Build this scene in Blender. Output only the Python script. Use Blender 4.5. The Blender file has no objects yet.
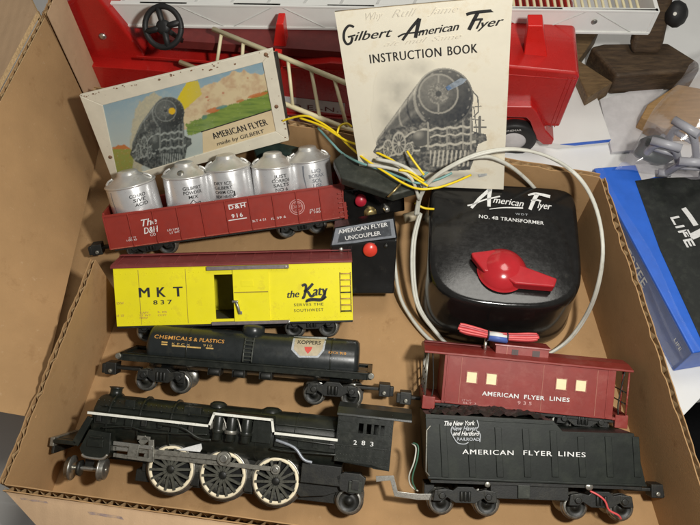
import bpy, math, random
from mathutils import Vector, Matrix
random.seed(7)
R = math.radians
CM = 0.01
scn = bpy.context.scene
col = scn.collection

# ------------------------------------------------------------------ camera
TH = R(60); DIST = 60.0; F = 700.0
CAM = Vector((0, -DIST*math.cos(TH), DIST*math.sin(TH)))
FWD = Vector((0, math.cos(TH), -math.sin(TH))); UPV = Vector((0, math.sin(TH), math.cos(TH)))
cd = bpy.data.cameras.new('camera'); cam = bpy.data.objects.new('camera', cd); col.objects.link(cam)
cd.sensor_fit = 'HORIZONTAL'; cd.sensor_width = 36; cd.lens = 36*F/700
cd.clip_start = 0.01; cd.clip_end = 50
cam.location = CAM*CM; cam.rotation_euler = (R(90)-TH, 0, 0)
scn.camera = cam

# ------------------------------------------------------------------ light: a dim room, a ceiling panel, the camera's flash
w = bpy.data.worlds.new('World'); scn.world = w; w.use_nodes = True
bg = w.node_tree.nodes['Background']; bg.inputs[0].default_value = (1.0, .97, .92, 1); bg.inputs[1].default_value = .14
def lamp(name, loc, target, size, power, colr):
    l = bpy.data.lights.new(name, 'AREA'); l.shape = 'DISK'; l.size = size; l.energy = power; l.color = colr
    o = bpy.data.objects.new(name, l); col.objects.link(o); o.location = loc
    o.rotation_euler = (Vector(target)-Vector(loc)).to_track_quat('-Z', 'Y').to_euler()
    return o
lamp('flash_light', (.15, -.25, .54), (-.04, 0, .02), .04, 3.0, (1, .975, .92))
lamp('ceiling_light', (.42, .40, 1.8), (0, 0, 0), .6, 6.6, (1, .96, .88))
scn.view_settings.view_transform = 'Standard'; scn.view_settings.look = 'None'
scn.view_settings.exposure = 0; scn.view_settings.gamma = 1

# ------------------------------------------------------------------ maths helpers (all lengths in cm)
def ray(px, py):
    return FWD + Vector((1, 0, 0))*((px-350)/F) - UPV*((py-262.5)/F)
def P(px, py, z):
    d = ray(px, py); return CAM + d*((z-CAM.z)/d.z)
class Frame:
    """local axes of a leaning thing: X along it, -Y towards the viewer, Z up the thing"""
    def __init__(s, o, X, Y, Z): s.o, s.X, s.Y, s.Z = o, X, Y, Z
    def S(s, p, y=0.0):
        d = ray(*p); c = CAM - s.o
        t = (y - c.dot(s.Y))/d.dot(s.Y); q = c + d*t
        return q.dot(s.X), q.dot(s.Z)
    def T(s, p, z=0.0):
        d = ray(*p); c = CAM - s.o
        t = (z - c.dot(s.Z))/d.dot(s.Z); q = c + d*t
        return q.dot(s.X), q.dot(s.Y)
    def W(s, x, y, z): return s.o + s.X*x + s.Y*y + s.Z*z
    def M(s):
        m = Matrix((s.X, s.Y, s.Z)).transposed().to_4x4(); m.translation = s.o*CM; return m
def axes(A, B, lean):
    X = (B-A).normalized(); Y = Vector((0, 0, 1)).cross(X).normalized(); Z = X.cross(Y)
    a = R(lean)
    return X, Y*math.cos(a)-Z*math.sin(a), Z*math.cos(a)+Y*math.sin(a)
def car_frame(pA, pB, lean, wy, zb, foot=1.25, lift=0.0):
    """pA,pB: where the near side's lower corners show; the car rests on its far wheels"""
    a = R(lean); h = foot*math.sin(a)+zb*math.cos(a)+wy*math.sin(a)+lift
    A, B = P(*pA, h), P(*pB, h)
    X, Y, Z = axes(A, B, lean)
    o = (A+B)/2 + Y*wy - Z*zb
    f = Frame(o, X, Y, Z); f.L = (B-A).length; return f

# ------------------------------------------------------------------ materials
MATS = {}
def mat(name, c, rough=.5, metal=0.0, var=.15, scale=1.2, bump=.0, bscale=8.0, dirt=None, coat=0.0, wear=None, rvar=.12, spec=.5, alpha=None, trans=0, flute=0, stretch=(1, 1, 1), scuff=None):
    m = bpy.data.materials.new(name); m.use_nodes = True; MATS[name] = m
    nt = m.node_tree; N = nt.nodes; L = nt.links; b = N['Principled BSDF']
    tc = N.new('ShaderNodeTexCoord'); mp = N.new('ShaderNodeMapping'); mp.inputs['Scale'].default_value = tuple(100*q for q in stretch)
    L.new(tc.outputs['Object'], mp.inputs[0])
    def noise(sc, det=5, rg=.6):
        n = N.new('ShaderNodeTexNoise'); n.inputs['Scale'].default_value = sc; n.inputs['Detail'].default_value = det; n.inputs['Roughness'].default_value = rg
        L.new(mp.outputs[0], n.inputs['Vector']); return n
    def mixc(fac, a, bb):
        x = N.new('ShaderNodeMix'); x.data_type = 'RGBA'
        if isinstance(fac, (int, float)): x.inputs[0].default_value = fac
        else: L.new(fac, x.inputs[0])
        for s, v in ((6, a), (7, bb)):
            if isinstance(v, tuple): x.inputs[s].default_value = (*v[:3], 1)
            else: L.new(v, x.inputs[s])
        return x.outputs[2]
    def ramp(src, lo, hi):
        r = N.new('ShaderNodeMapRange'); r.inputs[1].default_value = lo; r.inputs[2].default_value = hi
        L.new(src, r.inputs[0]); return r.outputs[0]
    n1 = noise(scale)
    dark = tuple(v*(1-var) for v in c); lite = tuple(min(1, v*(1+var)) for v in c)
    cc = mixc(ramp(n1.outputs['Fac'], .3, .7), dark, lite)
    if dirt:
        dc, lo, hi, ds = dirt
        n2 = noise(ds, 8, .7); cc = mixc(ramp(n2.outputs['Fac'], lo, hi), cc, dc)
    if scuff:
        sc_, lo2, hi2, s2 = scuff; n4 = noise(s2, 9, .75); cc = mixc(ramp(n4.outputs['Fac'], lo2, hi2), cc, sc_)
    if wear:
        wc, lo, hi = wear
        g = N.new('ShaderNodeNewGeometry'); n3 = noise(6, 6)
        ad = N.new('ShaderNodeMath'); ad.operation = 'MULTIPLY_ADD'; L.new(n3.outputs['Fac'], ad.inputs[0]); ad.inputs[1].default_value = .25; L.new(g.outputs['Pointiness'], ad.inputs[2])
        cc = mixc(ramp(ad.outputs[0], lo, hi), cc, wc)
    L.new(cc, b.inputs['Base Color'])
    nr = noise(scale*3)
    rr = N.new('ShaderNodeMapRange'); rr.inputs[3].default_value = max(.02, rough-rvar); rr.inputs[4].default_value = min(1, rough+rvar)
    L.new(nr.outputs['Fac'], rr.inputs[0]); L.new(rr.outputs[0], b.inputs['Roughness'])
    b.inputs['Metallic'].default_value = metal; b.inputs['Specular IOR Level'].default_value = spec
    b.inputs['Coat Weight'].default_value = coat; b.inputs['Coat Roughness'].default_value = .08
    if alpha is not None: b.inputs['Alpha'].default_value = alpha
    if trans: b.inputs['Transmission Weight'].default_value = trans
    if bump:
        nb = noise(bscale, 6); bp = N.new('ShaderNodeBump'); bp.inputs['Strength'].default_value = bump; bp.inputs['Distance'].default_value = .0004
        L.new(nb.outputs['Fac'], bp.inputs['Height'])
        if flute:
            wv = N.new('ShaderNodeTexWave'); wv.inputs['Scale'].default_value = .39; wv.inputs['Distortion'].default_value = .6; wv.inputs['Detail Scale'].default_value = .4; L.new(mp.outputs[0], wv.inputs['Vector'])
            b2 = N.new('ShaderNodeBump'); b2.inputs['Strength'].default_value = flute; b2.inputs['Distance'].default_value = .0006; L.new(wv.outputs['Fac'], b2.inputs['Height']); L.new(b2.outputs[0], bp.inputs['Normal'])
        L.new(bp.outputs[0], b.inputs['Normal'])
    return m
mat('cardboard', (.40, .243, .115), .85, var=.09, scale=.25, bump=.35, bscale=7, dirt=((.27, .150, .065), .58, .80, .45), spec=.2, flute=.12, scuff=((.52, .36, .21), .60, .78, 1.6))
mat('cardboard_pale', (.56, .38, .23), .85, var=.08, scale=.4, bump=.3, bscale=7, dirt=((.42, .25, .13), .58, .8, .7), spec=.2, flute=.12, scuff=((.66, .48, .32), .60, .78, 1.4))
mat('cardboard_cut', (.52, .36, .19), .95, var=.3, scale=5, bump=.6, bscale=12, spec=.1)
mat('glue', (.62, .45, .16), .45, var=.1)
mat('ink_blue', (.05, .05, .14), .8, var=.3, scale=3)
mat('ink_faint', (.30, .22, .20), .85, var=.3, scale=2, dirt=((.50, .34, .21), .42, .62, 1.5))
mat('cloth', (.80, .80, .78), .8, var=.03, scale=.3, bump=.15, bscale=3)
mat('paper', (.78, .77, .74), .7, var=.03, scale=.5)
mat('dark_floor', (.010, .010, .012), .8)
mat('black_plastic', (.010, .0095, .009), .15, var=.25, scale=1, bump=.06, bscale=5, rvar=.10, dirt=((.035, .032, .026), .60, .85, 1.1))
mat('black_paint', (.011, .013, .010), .34, var=.3, scale=1.2, bump=.10, bscale=10, dirt=((.045, .045, .032), .52, .95, .9), wear=((.085, .085, .07), .745, .82))
mat('black_dull', (.010, .0105, .009), .5, var=.3, scale=1.4, bump=.2, bscale=8, dirt=((.045, .042, .028), .50, .92, 1.2), wear=((.10, .10, .085), .745, .82))
mat('tank_black', (.017, .020, .020), .30, var=.2, scale=1.0, dirt=((.06, .06, .045), .55, .95, .8), rvar=.12)
mat('tender_black', (.008, .011, .008), .46, var=.3, scale=.8, bump=.08, bscale=6, dirt=((.022, .026, .017), .50, .85, .8), spec=.35)
mat('wheel_metal', (.40, .39, .35), .34, metal=.85, var=.25, scale=3, dirt=((.05, .045, .035), .52, .75, 2))
mat('bright_metal', (.62, .60, .54), .3, metal=.9, var=.15, scale=4, dirt=((.16, .14, .10), .58, .75, 4))
mat('grey_metal', (.30, .29, .25), .42, metal=.7, var=.2, scale=3, dirt=((.07, .065, .05), .52, .72, 4))
mat('brass', (.55, .42, .18), .35, metal=.9, var=.2, scale=4)
mat('zinc_rail', (.20, .17, .17), .5, metal=.4, var=.2, scale=3)
mat('yellow_paint', (.80, .71, .010), .45, var=.05, scale=.5, bump=.04, bscale=9, dirt=((.50, .38, .03), .56, .90, 1.0), wear=((.32, .24, .03), .745, .82))
mat('maroon_roof', (.18, .030, .028), .5, var=.15, scale=1, bump=.1, dirt=((.26, .10, .085), .55, .95, 1.0))
mat('maroon_plastic', (.235, .030, .023), .42, var=.10, scale=.6, bump=.05, bscale=6, dirt=((.31, .09, .07), .50, .88, 1.0), wear=((.36, .12, .09), .745, .82))
mat('gondola_red', (.28, .030, .019), .42, var=.10, scale=.6, bump=.05, bscale=6, dirt=((.19, .025, .018), .55, .95, .9), wear=((.40, .11, .07), .745, .82))
mat('silver_paint', (.76, .76, .76), .30, metal=.6, var=.06, scale=.8, bump=.05, bscale=7, dirt=((.42, .38, .31), .60, .90, 1.0))
mat('silver_lid', (.68, .67, .64), .33, metal=.6, var=.10, scale=.8, bump=.06, bscale=7, dirt=((.34, .29, .22), .56, .88, 1.1))
mat('white_ink', (.72, .72, .70), .6, var=.12, scale=8)
mat('grey_ink', (.40, .42, .44), .6, var=.25, scale=10)
mat('pink_ink', (.55, .30, .28), .6, var=.2, scale=8)
mat('black_ink', (.02, .02, .02), .6, var=.2, scale=8)
mat('print_ink', (.050, .056, .064), .7, var=.35, scale=2, dirt=((.12, .13, .14), .52, .80, 3))
mat('print_mid', (.15, .16, .18), .7, var=.3, scale=2, dirt=((.07, .08, .09), .50, .75, 3))
mat('print_light', (.42, .43, .42), .7, var=.3, scale=5)
mat('pencil', (.67, .62, .51), .7)
mat('orange_ink', (.62, .30, .06), .6, var=.2, scale=6)
mat('dull_yellow_ink', (.52, .33, .09), .6, var=.3, scale=6)
mat('cream_glass', (.80, .70, .42), .5, var=.06, scale=3)
mat('herald_cream', (.44, .37, .25), .5, var=.15, scale=3)
mat('herald_red', (.60, .07, .05), .5)
mat('wheel_cream', (.86, .76, .55), .5, var=.1, scale=4)
mat('white_stripe', (.75, .74, .66), .5, var=.1, scale=6, dirt=((.10, .10, .08), .62, .68, 7))
mat('book_cover', (.75, .70, .57), .75, var=.05, scale=.35, bump=.1, bscale=2, dirt=((.56, .44, .26), .52, .82, .35), spec=.2)
mat('smoke_print', (.66, .62, .51), .75, var=.12, scale=1.5)
mat('book_stain', (.62, .50, .28), .8, var=.1, scale=1.5)
mat('book_pages', (.55, .45, .30), .9, var=.2, scale=9)
mat('tape', (.26, .30, .34), .3, var=.3, scale=3)
mat('tape_blue', (.13, .20, .32), .4, var=.3, scale=5)
mat('sign_white', (.72, .67, .54), .4, var=.06, scale=.8, bump=.1, bscale=6, dirt=((.12, .06, .03), .655, .70, 2.6))
mat('sign_rust', (.20, .105, .055), .8, var=.4, scale=4, bump=.4)
mat('sign_back', (.035, .03, .025), .6, var=.3, scale=2)
mat('sign_sky', (.34, .47, .54), .35, var=.12, scale=.5, dirt=((.45, .46, .40), .6, .85, 1.0))
mat('sign_green', (.22, .30, .07), .35, var=.2, scale=1.2)
mat('sign_cloud', (.66, .54, .33), .35, var=.08, scale=1.2)
mat('sign_peach', (.68, .55, .34), .35, var=.05, scale=1)
mat('sign_beam', (.74, .60, .03), .35, var=.05)
mat('sign_lamp', (.80, .52, .02), .35, var=.05)
mat('sign_orange', (.55, .17, .05), .35, var=.2)
mat('sign_teal', (.10, .24, .20), .35, var=.2)
mat('sign_smoke', (.50, .46, .33), .35, var=.15, scale=1.2)
mat('cream_plastic', (.74, .66, .42), .4, var=.07, scale=1)
mat('toy_red', (.46, .014, .011), .28, var=.10, scale=.4, rvar=.08, dirt=((.26, .010, .009), .6, .95, .5), coat=.3)
mat('toy_red_bright', (.68, .02, .015), .3, var=.06, scale=.5)
mat('toy_dark', (.15, .018, .016), .6)
mat('knob_red', (.42, .018, .024), .18, var=.08, scale=1, rvar=.06, coat=.3)
mat('button_red', (.66, .05, .03), .3, var=.08)
mat('button_dim', (.45, .02, .04), .35, var=.08)
mat('toy_white', (.80, .80, .76), .35, var=.03, scale=.4)
mat('toy_white_line', (.60, .60, .57), .5)
mat('rubber', (.012, .012, .012), .55, var=.2, bump=.1)
mat('wood_dark', (.060, .036, .018), .6, var=.45, scale=1.6, bump=.3, bscale=4, dirt=((.14, .09, .045), .50, .75, .9), stretch=(.45, 2.6, 2.6))
mat('wood_mid', (.17, .105, .045), .6, var=.35, scale=1.6, bump=.3, bscale=4, dirt=((.08, .045, .02), .5, .75, 1.2), stretch=(.45, 2.6, 2.6))
mat('wood_light', (.42, .25, .10), .6, var=.2, scale=1.2, bump=.2, stretch=(.45, 2.6, 2.6))
mat('cord_white', (.55, .54, .47), .45, var=.08, scale=1.5, dirt=((.34, .32, .25), .56, .8, 1.2))
mat('wire_yellow', (.80, .58, .01), .4, var=.06)
mat('wire_teal', (.16, .32, .30), .45, var=.1)
mat('wire_green', (.05, .13, .08), .45)
mat('wire_red', (.66, .09, .09), .45, var=.1)
mat('wire_red_dark', (.42, .05, .06), .45, var=.1)
mat('wire_black', (.02, .02, .03), .5)
mat('wire_white', (.7, .7, .66), .5)
mat('tag_blue', (.07, .13, .40), .5)
mat('green_case', (.020, .036, .030), .4, var=.3, scale=2, dirt=((.06, .07, .05), .55, .8, 2))
mat('olive_metal', (.040, .044, .036), .4, metal=.2, var=.25, scale=2, dirt=((.09, .09, .07), .55, .8, 2))
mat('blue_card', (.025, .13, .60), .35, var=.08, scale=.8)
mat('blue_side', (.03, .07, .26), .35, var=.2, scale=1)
mat('black_card', (.014, .016, .014), .4, var=.3, scale=.8, dirt=((.035, .04, .032), .5, .75, 1.5))
mat('card_white', (.62, .60, .60), .5, var=.08)
mat('clear_wrap', (.80, .77, .84), .09, var=.02, bump=.6, bscale=1.2, trans=.7, alpha=.34, rvar=.05)
mat('thin_film', (.85, .85, .85), .12, var=.02, bump=.4, bscale=1.2, trans=.8, alpha=.09, rvar=.05)
mat('pier_grey', (.36, .36, .39), .4, var=.08, scale=1.5)
mat('plate_grey', (.26, .28, .31), .4, metal=.3, var=.15, scale=3)
mat('window_dark', (.06, .035, .032), .5)
mat('interior_dark', (.05, .045, .02), .8)
mat('cab_slot', (.003, .003, .003), .9)

def print_mat(name, rough):
    m = bpy.data.materials.new(name); m.use_nodes = True; MATS[name] = m; nt = m.node_tree
    a = nt.nodes.new('ShaderNodeAttribute'); a.attribute_name = 'ink'; p = nt.nodes['Principled BSDF']
    n = nt.nodes.new('ShaderNodeTexNoise'); n.inputs['Scale'].default_value = 900; x = nt.nodes.new('ShaderNodeMix'); x.data_type = 'RGBA'; x.blend_type = 'MULTIPLY'; x.inputs[0].default_value = .2
    nt.links.new(a.outputs['Color'], x.inputs[6]); nt.links.new(n.outputs['Fac'], x.inputs[7])
    g = nt.nodes.new('ShaderNodeBrightContrast'); g.inputs['Bright'].default_value = 0; nt.links.new(x.outputs[2], g.inputs[0]); nt.links.new(g.outputs[0], p.inputs['Base Color']); p.inputs['Roughness'].default_value = rough
print_mat('paper_print', .7); print_mat('tin_print', .32)

# ------------------------------------------------------------------ mesh builder
class MB:
    def __init__(s): s.v, s.f, s.m, s.sm, s.names = [], [], [], [], []
    def mi(s, name):
        if name not in s.names: s.names.append(name)
        return s.names.index(name)
    def add(s, verts, faces, m, smooth=False):
        b = len(s.v); s.v += [Vector(v) for v in verts]; k = s.mi(m)
        for f in faces: s.f.append([i+b for i in f]); s.m.append(k); s.sm.append(smooth)
        return s
    def box(s, x0, x1, y0, y1, z0, z1, m):
        v = [(x, y, z) for z in (z0, z1) for y in (y0, y1) for x in (x0, x1)]
        return s.add(v, [(0, 2, 3, 1), (4, 5, 7, 6), (0, 1, 5, 4), (2, 6, 7, 3), (0, 4, 6, 2), (1, 3, 7, 5)], m)
    def obox(s, o, ax, ay, az, m):
        """box from corner o along three edge vectors"""
        o, ax, ay, az = map(Vector, (o, ax, ay, az))
        v = [o+ax*i+ay*j+az*k for k in (0, 1) for j in (0, 1) for i in (0, 1)]
        f = [(0, 2, 3, 1), (4, 5, 7, 6), (0, 1, 5, 4), (2, 6, 7, 3), (0, 4, 6, 2), (1, 3, 7, 5)]
        if ax.cross(ay).dot(az) < 0: f = [tuple(reversed(q)) for q in f]
        return s.add(v, f, m)
    def prism(s, poly, y0, y1, m, top=None):
        """(x,z) outline run from y0 to y1"""
        n = len(poly); ar = sum(poly[i][0]*poly[(i+1) % n][1]-poly[(i+1) % n][0]*poly[i][1] for i in range(n))
        if ar < 0: poly = poly[::-1]
        v = [(x, y0, z) for x, z in poly]+[(x, y1, z) for x, z in poly]
        f = [tuple(range(n)), tuple(range(2*n-1, n-1, -1))]+[(i+n, (i+1) % n+n, (i+1) % n, i) for i in range(n)]
        if y0 > y1: f = [tuple(reversed(q)) for q in f]
        return s.add(v, f, m)
    def slab(s, pts, nrm, m):
        """3-D polygon thickened along nrm"""
        pts = [Vector(p) for p in pts]; nrm = Vector(nrm); n = len(pts)
        v = pts+[p+nrm for p in pts]
        f = [tuple(range(n))[::-1], tuple(range(n, 2*n))]+[(i, (i+1) % n, (i+1) % n+n, i+n) for i in range(n)]
        c = (pts[1]-pts[0]).cross(pts[2]-pts[1])
        if c.dot(nrm) < 0: f = [tuple(reversed(q)) for q in f]
        return s.add(v, f, m)
    def rings(s, rings, m, caps=True, smooth=True, closed=True):
        n = len(rings[0]); v = [p for r in rings for p in r]; f = []
        for i in range(len(rings)-1):
            for j in range(n if closed else n-1):
                k = (j+1) % n; f.append((i*n+j, i*n+k, (i+1)*n+k, (i+1)*n+j))
        s.add(v, f, m, smooth)
        if caps:
            b = len(s.v)-len(v); k = s.mi(m)
            s.f.append([b+i for i in range(n)][::-1]); s.m.append(k); s.sm.append(False)
            s.f.append([b+len(v)-n+i for i in range(n)]); s.m.append(k); s.sm.append(False)
        return s
    def lathe(s, prof, o, ax, m, n=28, caps=True):
        """prof: (radius, height along ax)"""
        o = Vector(o); ax = Vector(ax).normalized(); u = ax.orthogonal().normalized(); w_ = ax.cross(u)
        rs = [[o+ax*h+(u*math.cos(2*math.pi*i/n)+w_*math.sin(2*math.pi*i/n))*max(r, .0005) for i in range(n)] for r, h in prof]
        return s.rings(rs, m, caps)
    def cyl(s, p0, p1, r, m, r1=None, n=20):
        p0, p1 = Vector(p0), Vector(p1); h = (p1-p0).length
        return s.lathe([(r, 0), (r if r1 is None else r1, h)], p0, p1-p0, m, n)
    def tube(s, pts, r, m, n=10, smooth=4, flat=1.0, caps=True):
        pts = [Vector(p) for p in pts]
        if smooth and len(pts) > 2:
            out = []
            for i in range(len(pts)-1):
                a = pts[max(i-1, 0)]; b = pts[i]; c = pts[i+1]; d = pts[min(i+2, len(pts)-1)]
                for k in range(smooth):
                    t = k/smooth
                    out.append(.5*((2*b)+(c-a)*t+(2*a-5*b+4*c-d)*t*t+(3*b-a-3*c+d)*t**3))
            pts = out+[pts[-1]]
        t0 = (pts[1]-pts[0]).normalized(); u = t0.orthogonal().normalized(); rs = []
        for i, p in enumerate(pts):
            t = (pts[min(i+1, len(pts)-1)]-pts[max(i-1, 0)]).normalized()
            u = (u-t*u.dot(t)).normalized(); w_ = t.cross(u)
            rs.append([p+(u*math.cos(2*math.pi*j/n)+w_*math.sin(2*math.pi*j/n)*flat)*r for j in range(n)])
        return s.rings(rs, m, caps)
    def build(s, name, parent=None, bevel=0.0, seg=2, origin=None):
        me = bpy.data.meshes.new(name); o0 = Vector(origin) if origin is not None else Vector()
        me.from_pydata([(v-o0)*CM for v in s.v], [], s.f); me.update()
        for nm in s.names: me.materials.append(MATS[nm])
        for p, k, q in zip(me.polygons, s.m, s.sm): p.material_index = k; p.use_smooth = q
        o = bpy.data.objects.new(name, me); col.objects.link(o)
        if origin is not None: o.location = o0*CM
        if parent: o.parent = parent
        if bevel:
            b = o.modifiers.new('bevel', 'BEVEL'); b.width = bevel*CM; b.segments = seg; b.limit_method = 'ANGLE'; b.angle_limit = R(38); b.harden_normals = False
        return o
def tag(o, label=None, cat=None, group=None, kind=None):
    for k, v in (('label', label), ('category', cat), ('group', group), ('kind', kind)):
        if v: o[k] = v
    return o
def empty(name, fr, label, cat, group=None):
    o = bpy.data.objects.new(name, None); col.objects.link(o); o.empty_display_size = .01
    if isinstance(fr, Frame): o.matrix_world = fr.M()
    else: o.location = Vector(fr)*CM
    return tag(o, label, cat, group)

# ------------------------------------------------------------------ lettering
def glyphs(text, shear=0.0, bold=0.0, space=1.0):
    cu = bpy.data.curves.new('letters', 'FONT'); cu.body = text; cu.size = 1; cu.shear = shear; cu.offset = bold; cu.space_character = space
    cu.fill_mode = 'FRONT'; cu.resolution_u = 3
    ob = bpy.data.objects.new('letters', cu); col.objects.link(ob)
    dg = bpy.context.evaluated_depsgraph_get(); dg.update()
    me = bpy.data.meshes.new_from_object(ob.evaluated_get(dg))
    v = [(q.co.x, q.co.y) for q in me.vertices]; f = [tuple(p.vertices) for p in me.polygons]
    bpy.data.objects.remove(ob); bpy.data.curves.remove(cu); bpy.data.meshes.remove(me)
    return v, f
CAP = .727
def ribbon(pts, wd):
    """polyline -> flat strip of the given width(s)"""
    pts = [Vector((*p, 0)) for p in pts]; n = len(pts); v = []
    for i, p in enumerate(pts):
        t = (pts[min(i+1, n-1)]-pts[max(i-1, 0)]).normalized(); nn = Vector((-t.y, t.x, 0))
        ww = wd if not isinstance(wd, (list, tuple)) else wd[0]+(wd[1]-wd[0])*i/(n-1)
        v += [(p+nn*ww/2)[:2], (p-nn*ww/2)[:2]]
    return v, [(2*i, 2*i+1, 2*i+3, 2*i+2) for i in range(n-1)]
def curve2(pts, k=5):
    pts = [Vector(p) for p in pts]; out = []
    for i in range(len(pts)-1):
        a = pts[max(i-1, 0)]; b = pts[i]; c = pts[i+1]; d = pts[min(i+2, len(pts)-1)]
        for j in range(k):
            t = j/k; out.append(.5*((2*b)+(c-a)*t+(2*a-5*b+4*c-d)*t*t+(3*b-a-3*c+d)*t**3))
    return [tuple(p) for p in out]+[tuple(pts[-1])]
class Ink:
    """flat marks on a frame's near face; fn maps (x,z) to a 3-D point"""
    def __init__(s, fr, y, fn=None): s.fr, s.y, s.mb = fr, y, MB(); s.fn = fn or (lambda x, z: (x, s.y, z))
    def _put(s, v, f, m):
        s.mb.add([s.fn(*p) for p in v], f, m)
    def word(s, text, pL, pR, cap, m, shear=0.0, bold=0.0, space=1.0):
        """baseline from pL to pR and capital height, as they show in the photo"""
        if bold > .021:
            for k in (-1, 1):
                e = .45*k*bold*cap; s.y -= .002
                s.word(text, (pL[0]+e, pL[1]), (pR[0]+e, pR[1]), cap, m, shear, 0, space)
            return s
        v, f = glyphs(text, shear, bold, space)
        a = Vector(s.fr.S(pL, s.y)); b = Vector(s.fr.S(pR, s.y)); d = b-a
        x0 = min(p[0] for p in v); x1 = max(p[0] for p in v)
        pc = math.hypot(pR[0]-pL[0], pR[1]-pL[1])/d.length
        sx = d.length/(x1-x0); sz = cap/pc/CAP; d.normalize(); nrm = Vector((-d.y, d.x))
        s._put([tuple(a+d*((p[0]-x0)*sx)+nrm*(p[1]*sz)) for p in v], f, m); return s
    def stroke(s, pts, wd, m, k=5):
        q = [s.fr.S(p, s.y) for p in pts]
        if k > 1 and len(q) > 2: q = curve2(q, k)
        v, f = ribbon(q, wd); s._put(v, f, m); return s
    def poly(s, pts, m):
        q = [s.fr.S(p, s.y) for p in pts]; n = len(q)
        ar = sum(q[i][0]*q[(i+1) % n][1]-q[(i+1) % n][0]*q[i][1] for i in range(n))
        s._put(q if ar > 0 else q[::-1], [tuple(range(n))], m); return s
    def wrap(s, pts, m, rows=14):
        q = [s.fr.S(p, s.y) for p in pts]; n = len(q); z0 = min(p[1] for p in q); z1 = max(p[1] for p in q); v = []
        for k in range(rows+1):
            z = z0+(z1-z0)*(.001+.998*k/rows); xs = []
            for i in range(n):
                a, c = q[i], q[(i+1) % n]
                if (a[1]-z)*(c[1]-z) < 0: xs.append(a[0]+(c[0]-a[0])*(z-a[1])/(c[1]-a[1]))
            v += [(min(xs), z), (max(xs), z)]
        s._put(v, [(2*i, 2*i+1, 2*i+3, 2*i+2) for i in range(rows)], m); return s
    def layer(s, dy): s.y -= dy; return s
    def build(s, name, parent): return s.mb.build(name, parent)

# ------------------------------------------------------------------ table, floor, box
t = MB(); t.slab([P(-320, 480, -.4), P(300, 640, -.4), P(660, 440, -.4), P(705, 393, -.4), (160, 10, -.4), (160, 150, -.4), (-160, 150, -.4)], (0, 0, -2.5), 'cloth')
tag(t.build('tabletop'), 'white cloth covered table under the box', 'table', kind='structure')
fl = MB(); fl.box(-400, 400, -400, 400, -76, -75, 'dark_floor'); tag(fl.build('floor'), 'dark floor below the table', 'floor', kind='structure')

HB = 12.0
FLp, LEp, FRp = P(5, 484, 7), P(96, 260, 7), P(732, 584, 7.3)
KP = P(45, 18, 14); FF = P(-150, 386, 9.5); BFp = P(36, 418, 6.6); KB = Vector((KP.x, KP.y, -.3))
BLp, BRp = P(92, 90, 6.5), P(600, 178, 8.6)
box = empty('cardboard_box', (0, -5, 0), 'open brown cardboard box with cut walls, holding the toy trains', 'box')
def local(p): return Vector(p)-Vector((0, -5, 0))
def corr(mb, A, B, n, z0=0.0, t=.42, face='cardboard', back='cardboard'):
    """a corrugated panel standing under the edge A-B, n points from the inner face outwards"""
    A, B = local(A), local(B); n = Vector(n).normalized(); L = (B-A).length; steps = int(L/.4)
    def panel(off, th, m):
        a0, b0 = Vector((A.x, A.y, z0)), Vector((B.x, B.y, z0)); N_ = 46
        v = []; f = []
        for i in range(N_+1):
            q = i/N_; jz = (math.sin(i*1.7)+math.sin(i*.61))*.035+(random.uniform(-.22, .02) if random.random() < .22 else 0)
            for o_ in (off, off+th):
                v += [a0.lerp(b0, q)+n*o_, A.lerp(B, q)+n*o_+Vector((0, 0, jz))]
        for i in range(N_):
            k = 4*i; e = k+4
            f += [(k, e, e+1, k+1), (k+2, k+3, e+3, e+2), (k+1, e+1, e+3, k+3)]
        f += [(0, 1, 3, 2), (4*N_, 4*N_+2, 4*N_+3, 4*N_+1)]
        mb.add(v, f, m)
    panel(0, .07, face); panel(t-.07, .07, back)
    v = []; f = []; seg = 8
    for i in range(steps*seg//2+1):
        q = i/(steps*seg//2); off = t/2+math.sin(i*2*math.pi/seg)*(t/2-.09)
        p = A.lerp(B, q)+n*off; v += [p-Vector((0, 0, 1.2)), p-Vector((0, 0, .05))]
        if i: f.append((2*i-2, 2*i, 2*i+1, 2*i-1))
    mb.add(v, f, 'cardboard_cut')
def horiz(A, B): d = (B-A); d.z = 0; d.normalize(); return Vector((d.y, -d.x, 0))
b = MB(); fp = [FLp, FRp, BRp, BLp, KP, Vector((KP.x-1.2, KP.y-8, 0)), P(52, 330, 0)]
b.slab([local((p.x*1.01, p.y, 0)) for p in fp], (0, 0, -.35), 'cardboard'); b.build('base_panel', box)
b = MB(); corr(b, FLp, LEp, horiz(LEp, FLp)); b.build('side_wall', box)
b = MB(); corr(b, BRp, FRp, horiz(FRp, BRp)); b.build('side_wall', box)
b = MB(); corr(b, FLp, FRp, horiz(FLp, FRp)); b.build('front_wall', box)
b = MB(); corr(b, BLp, BRp, -horiz(BLp, BRp)); b.build('back_wall', box)
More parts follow.
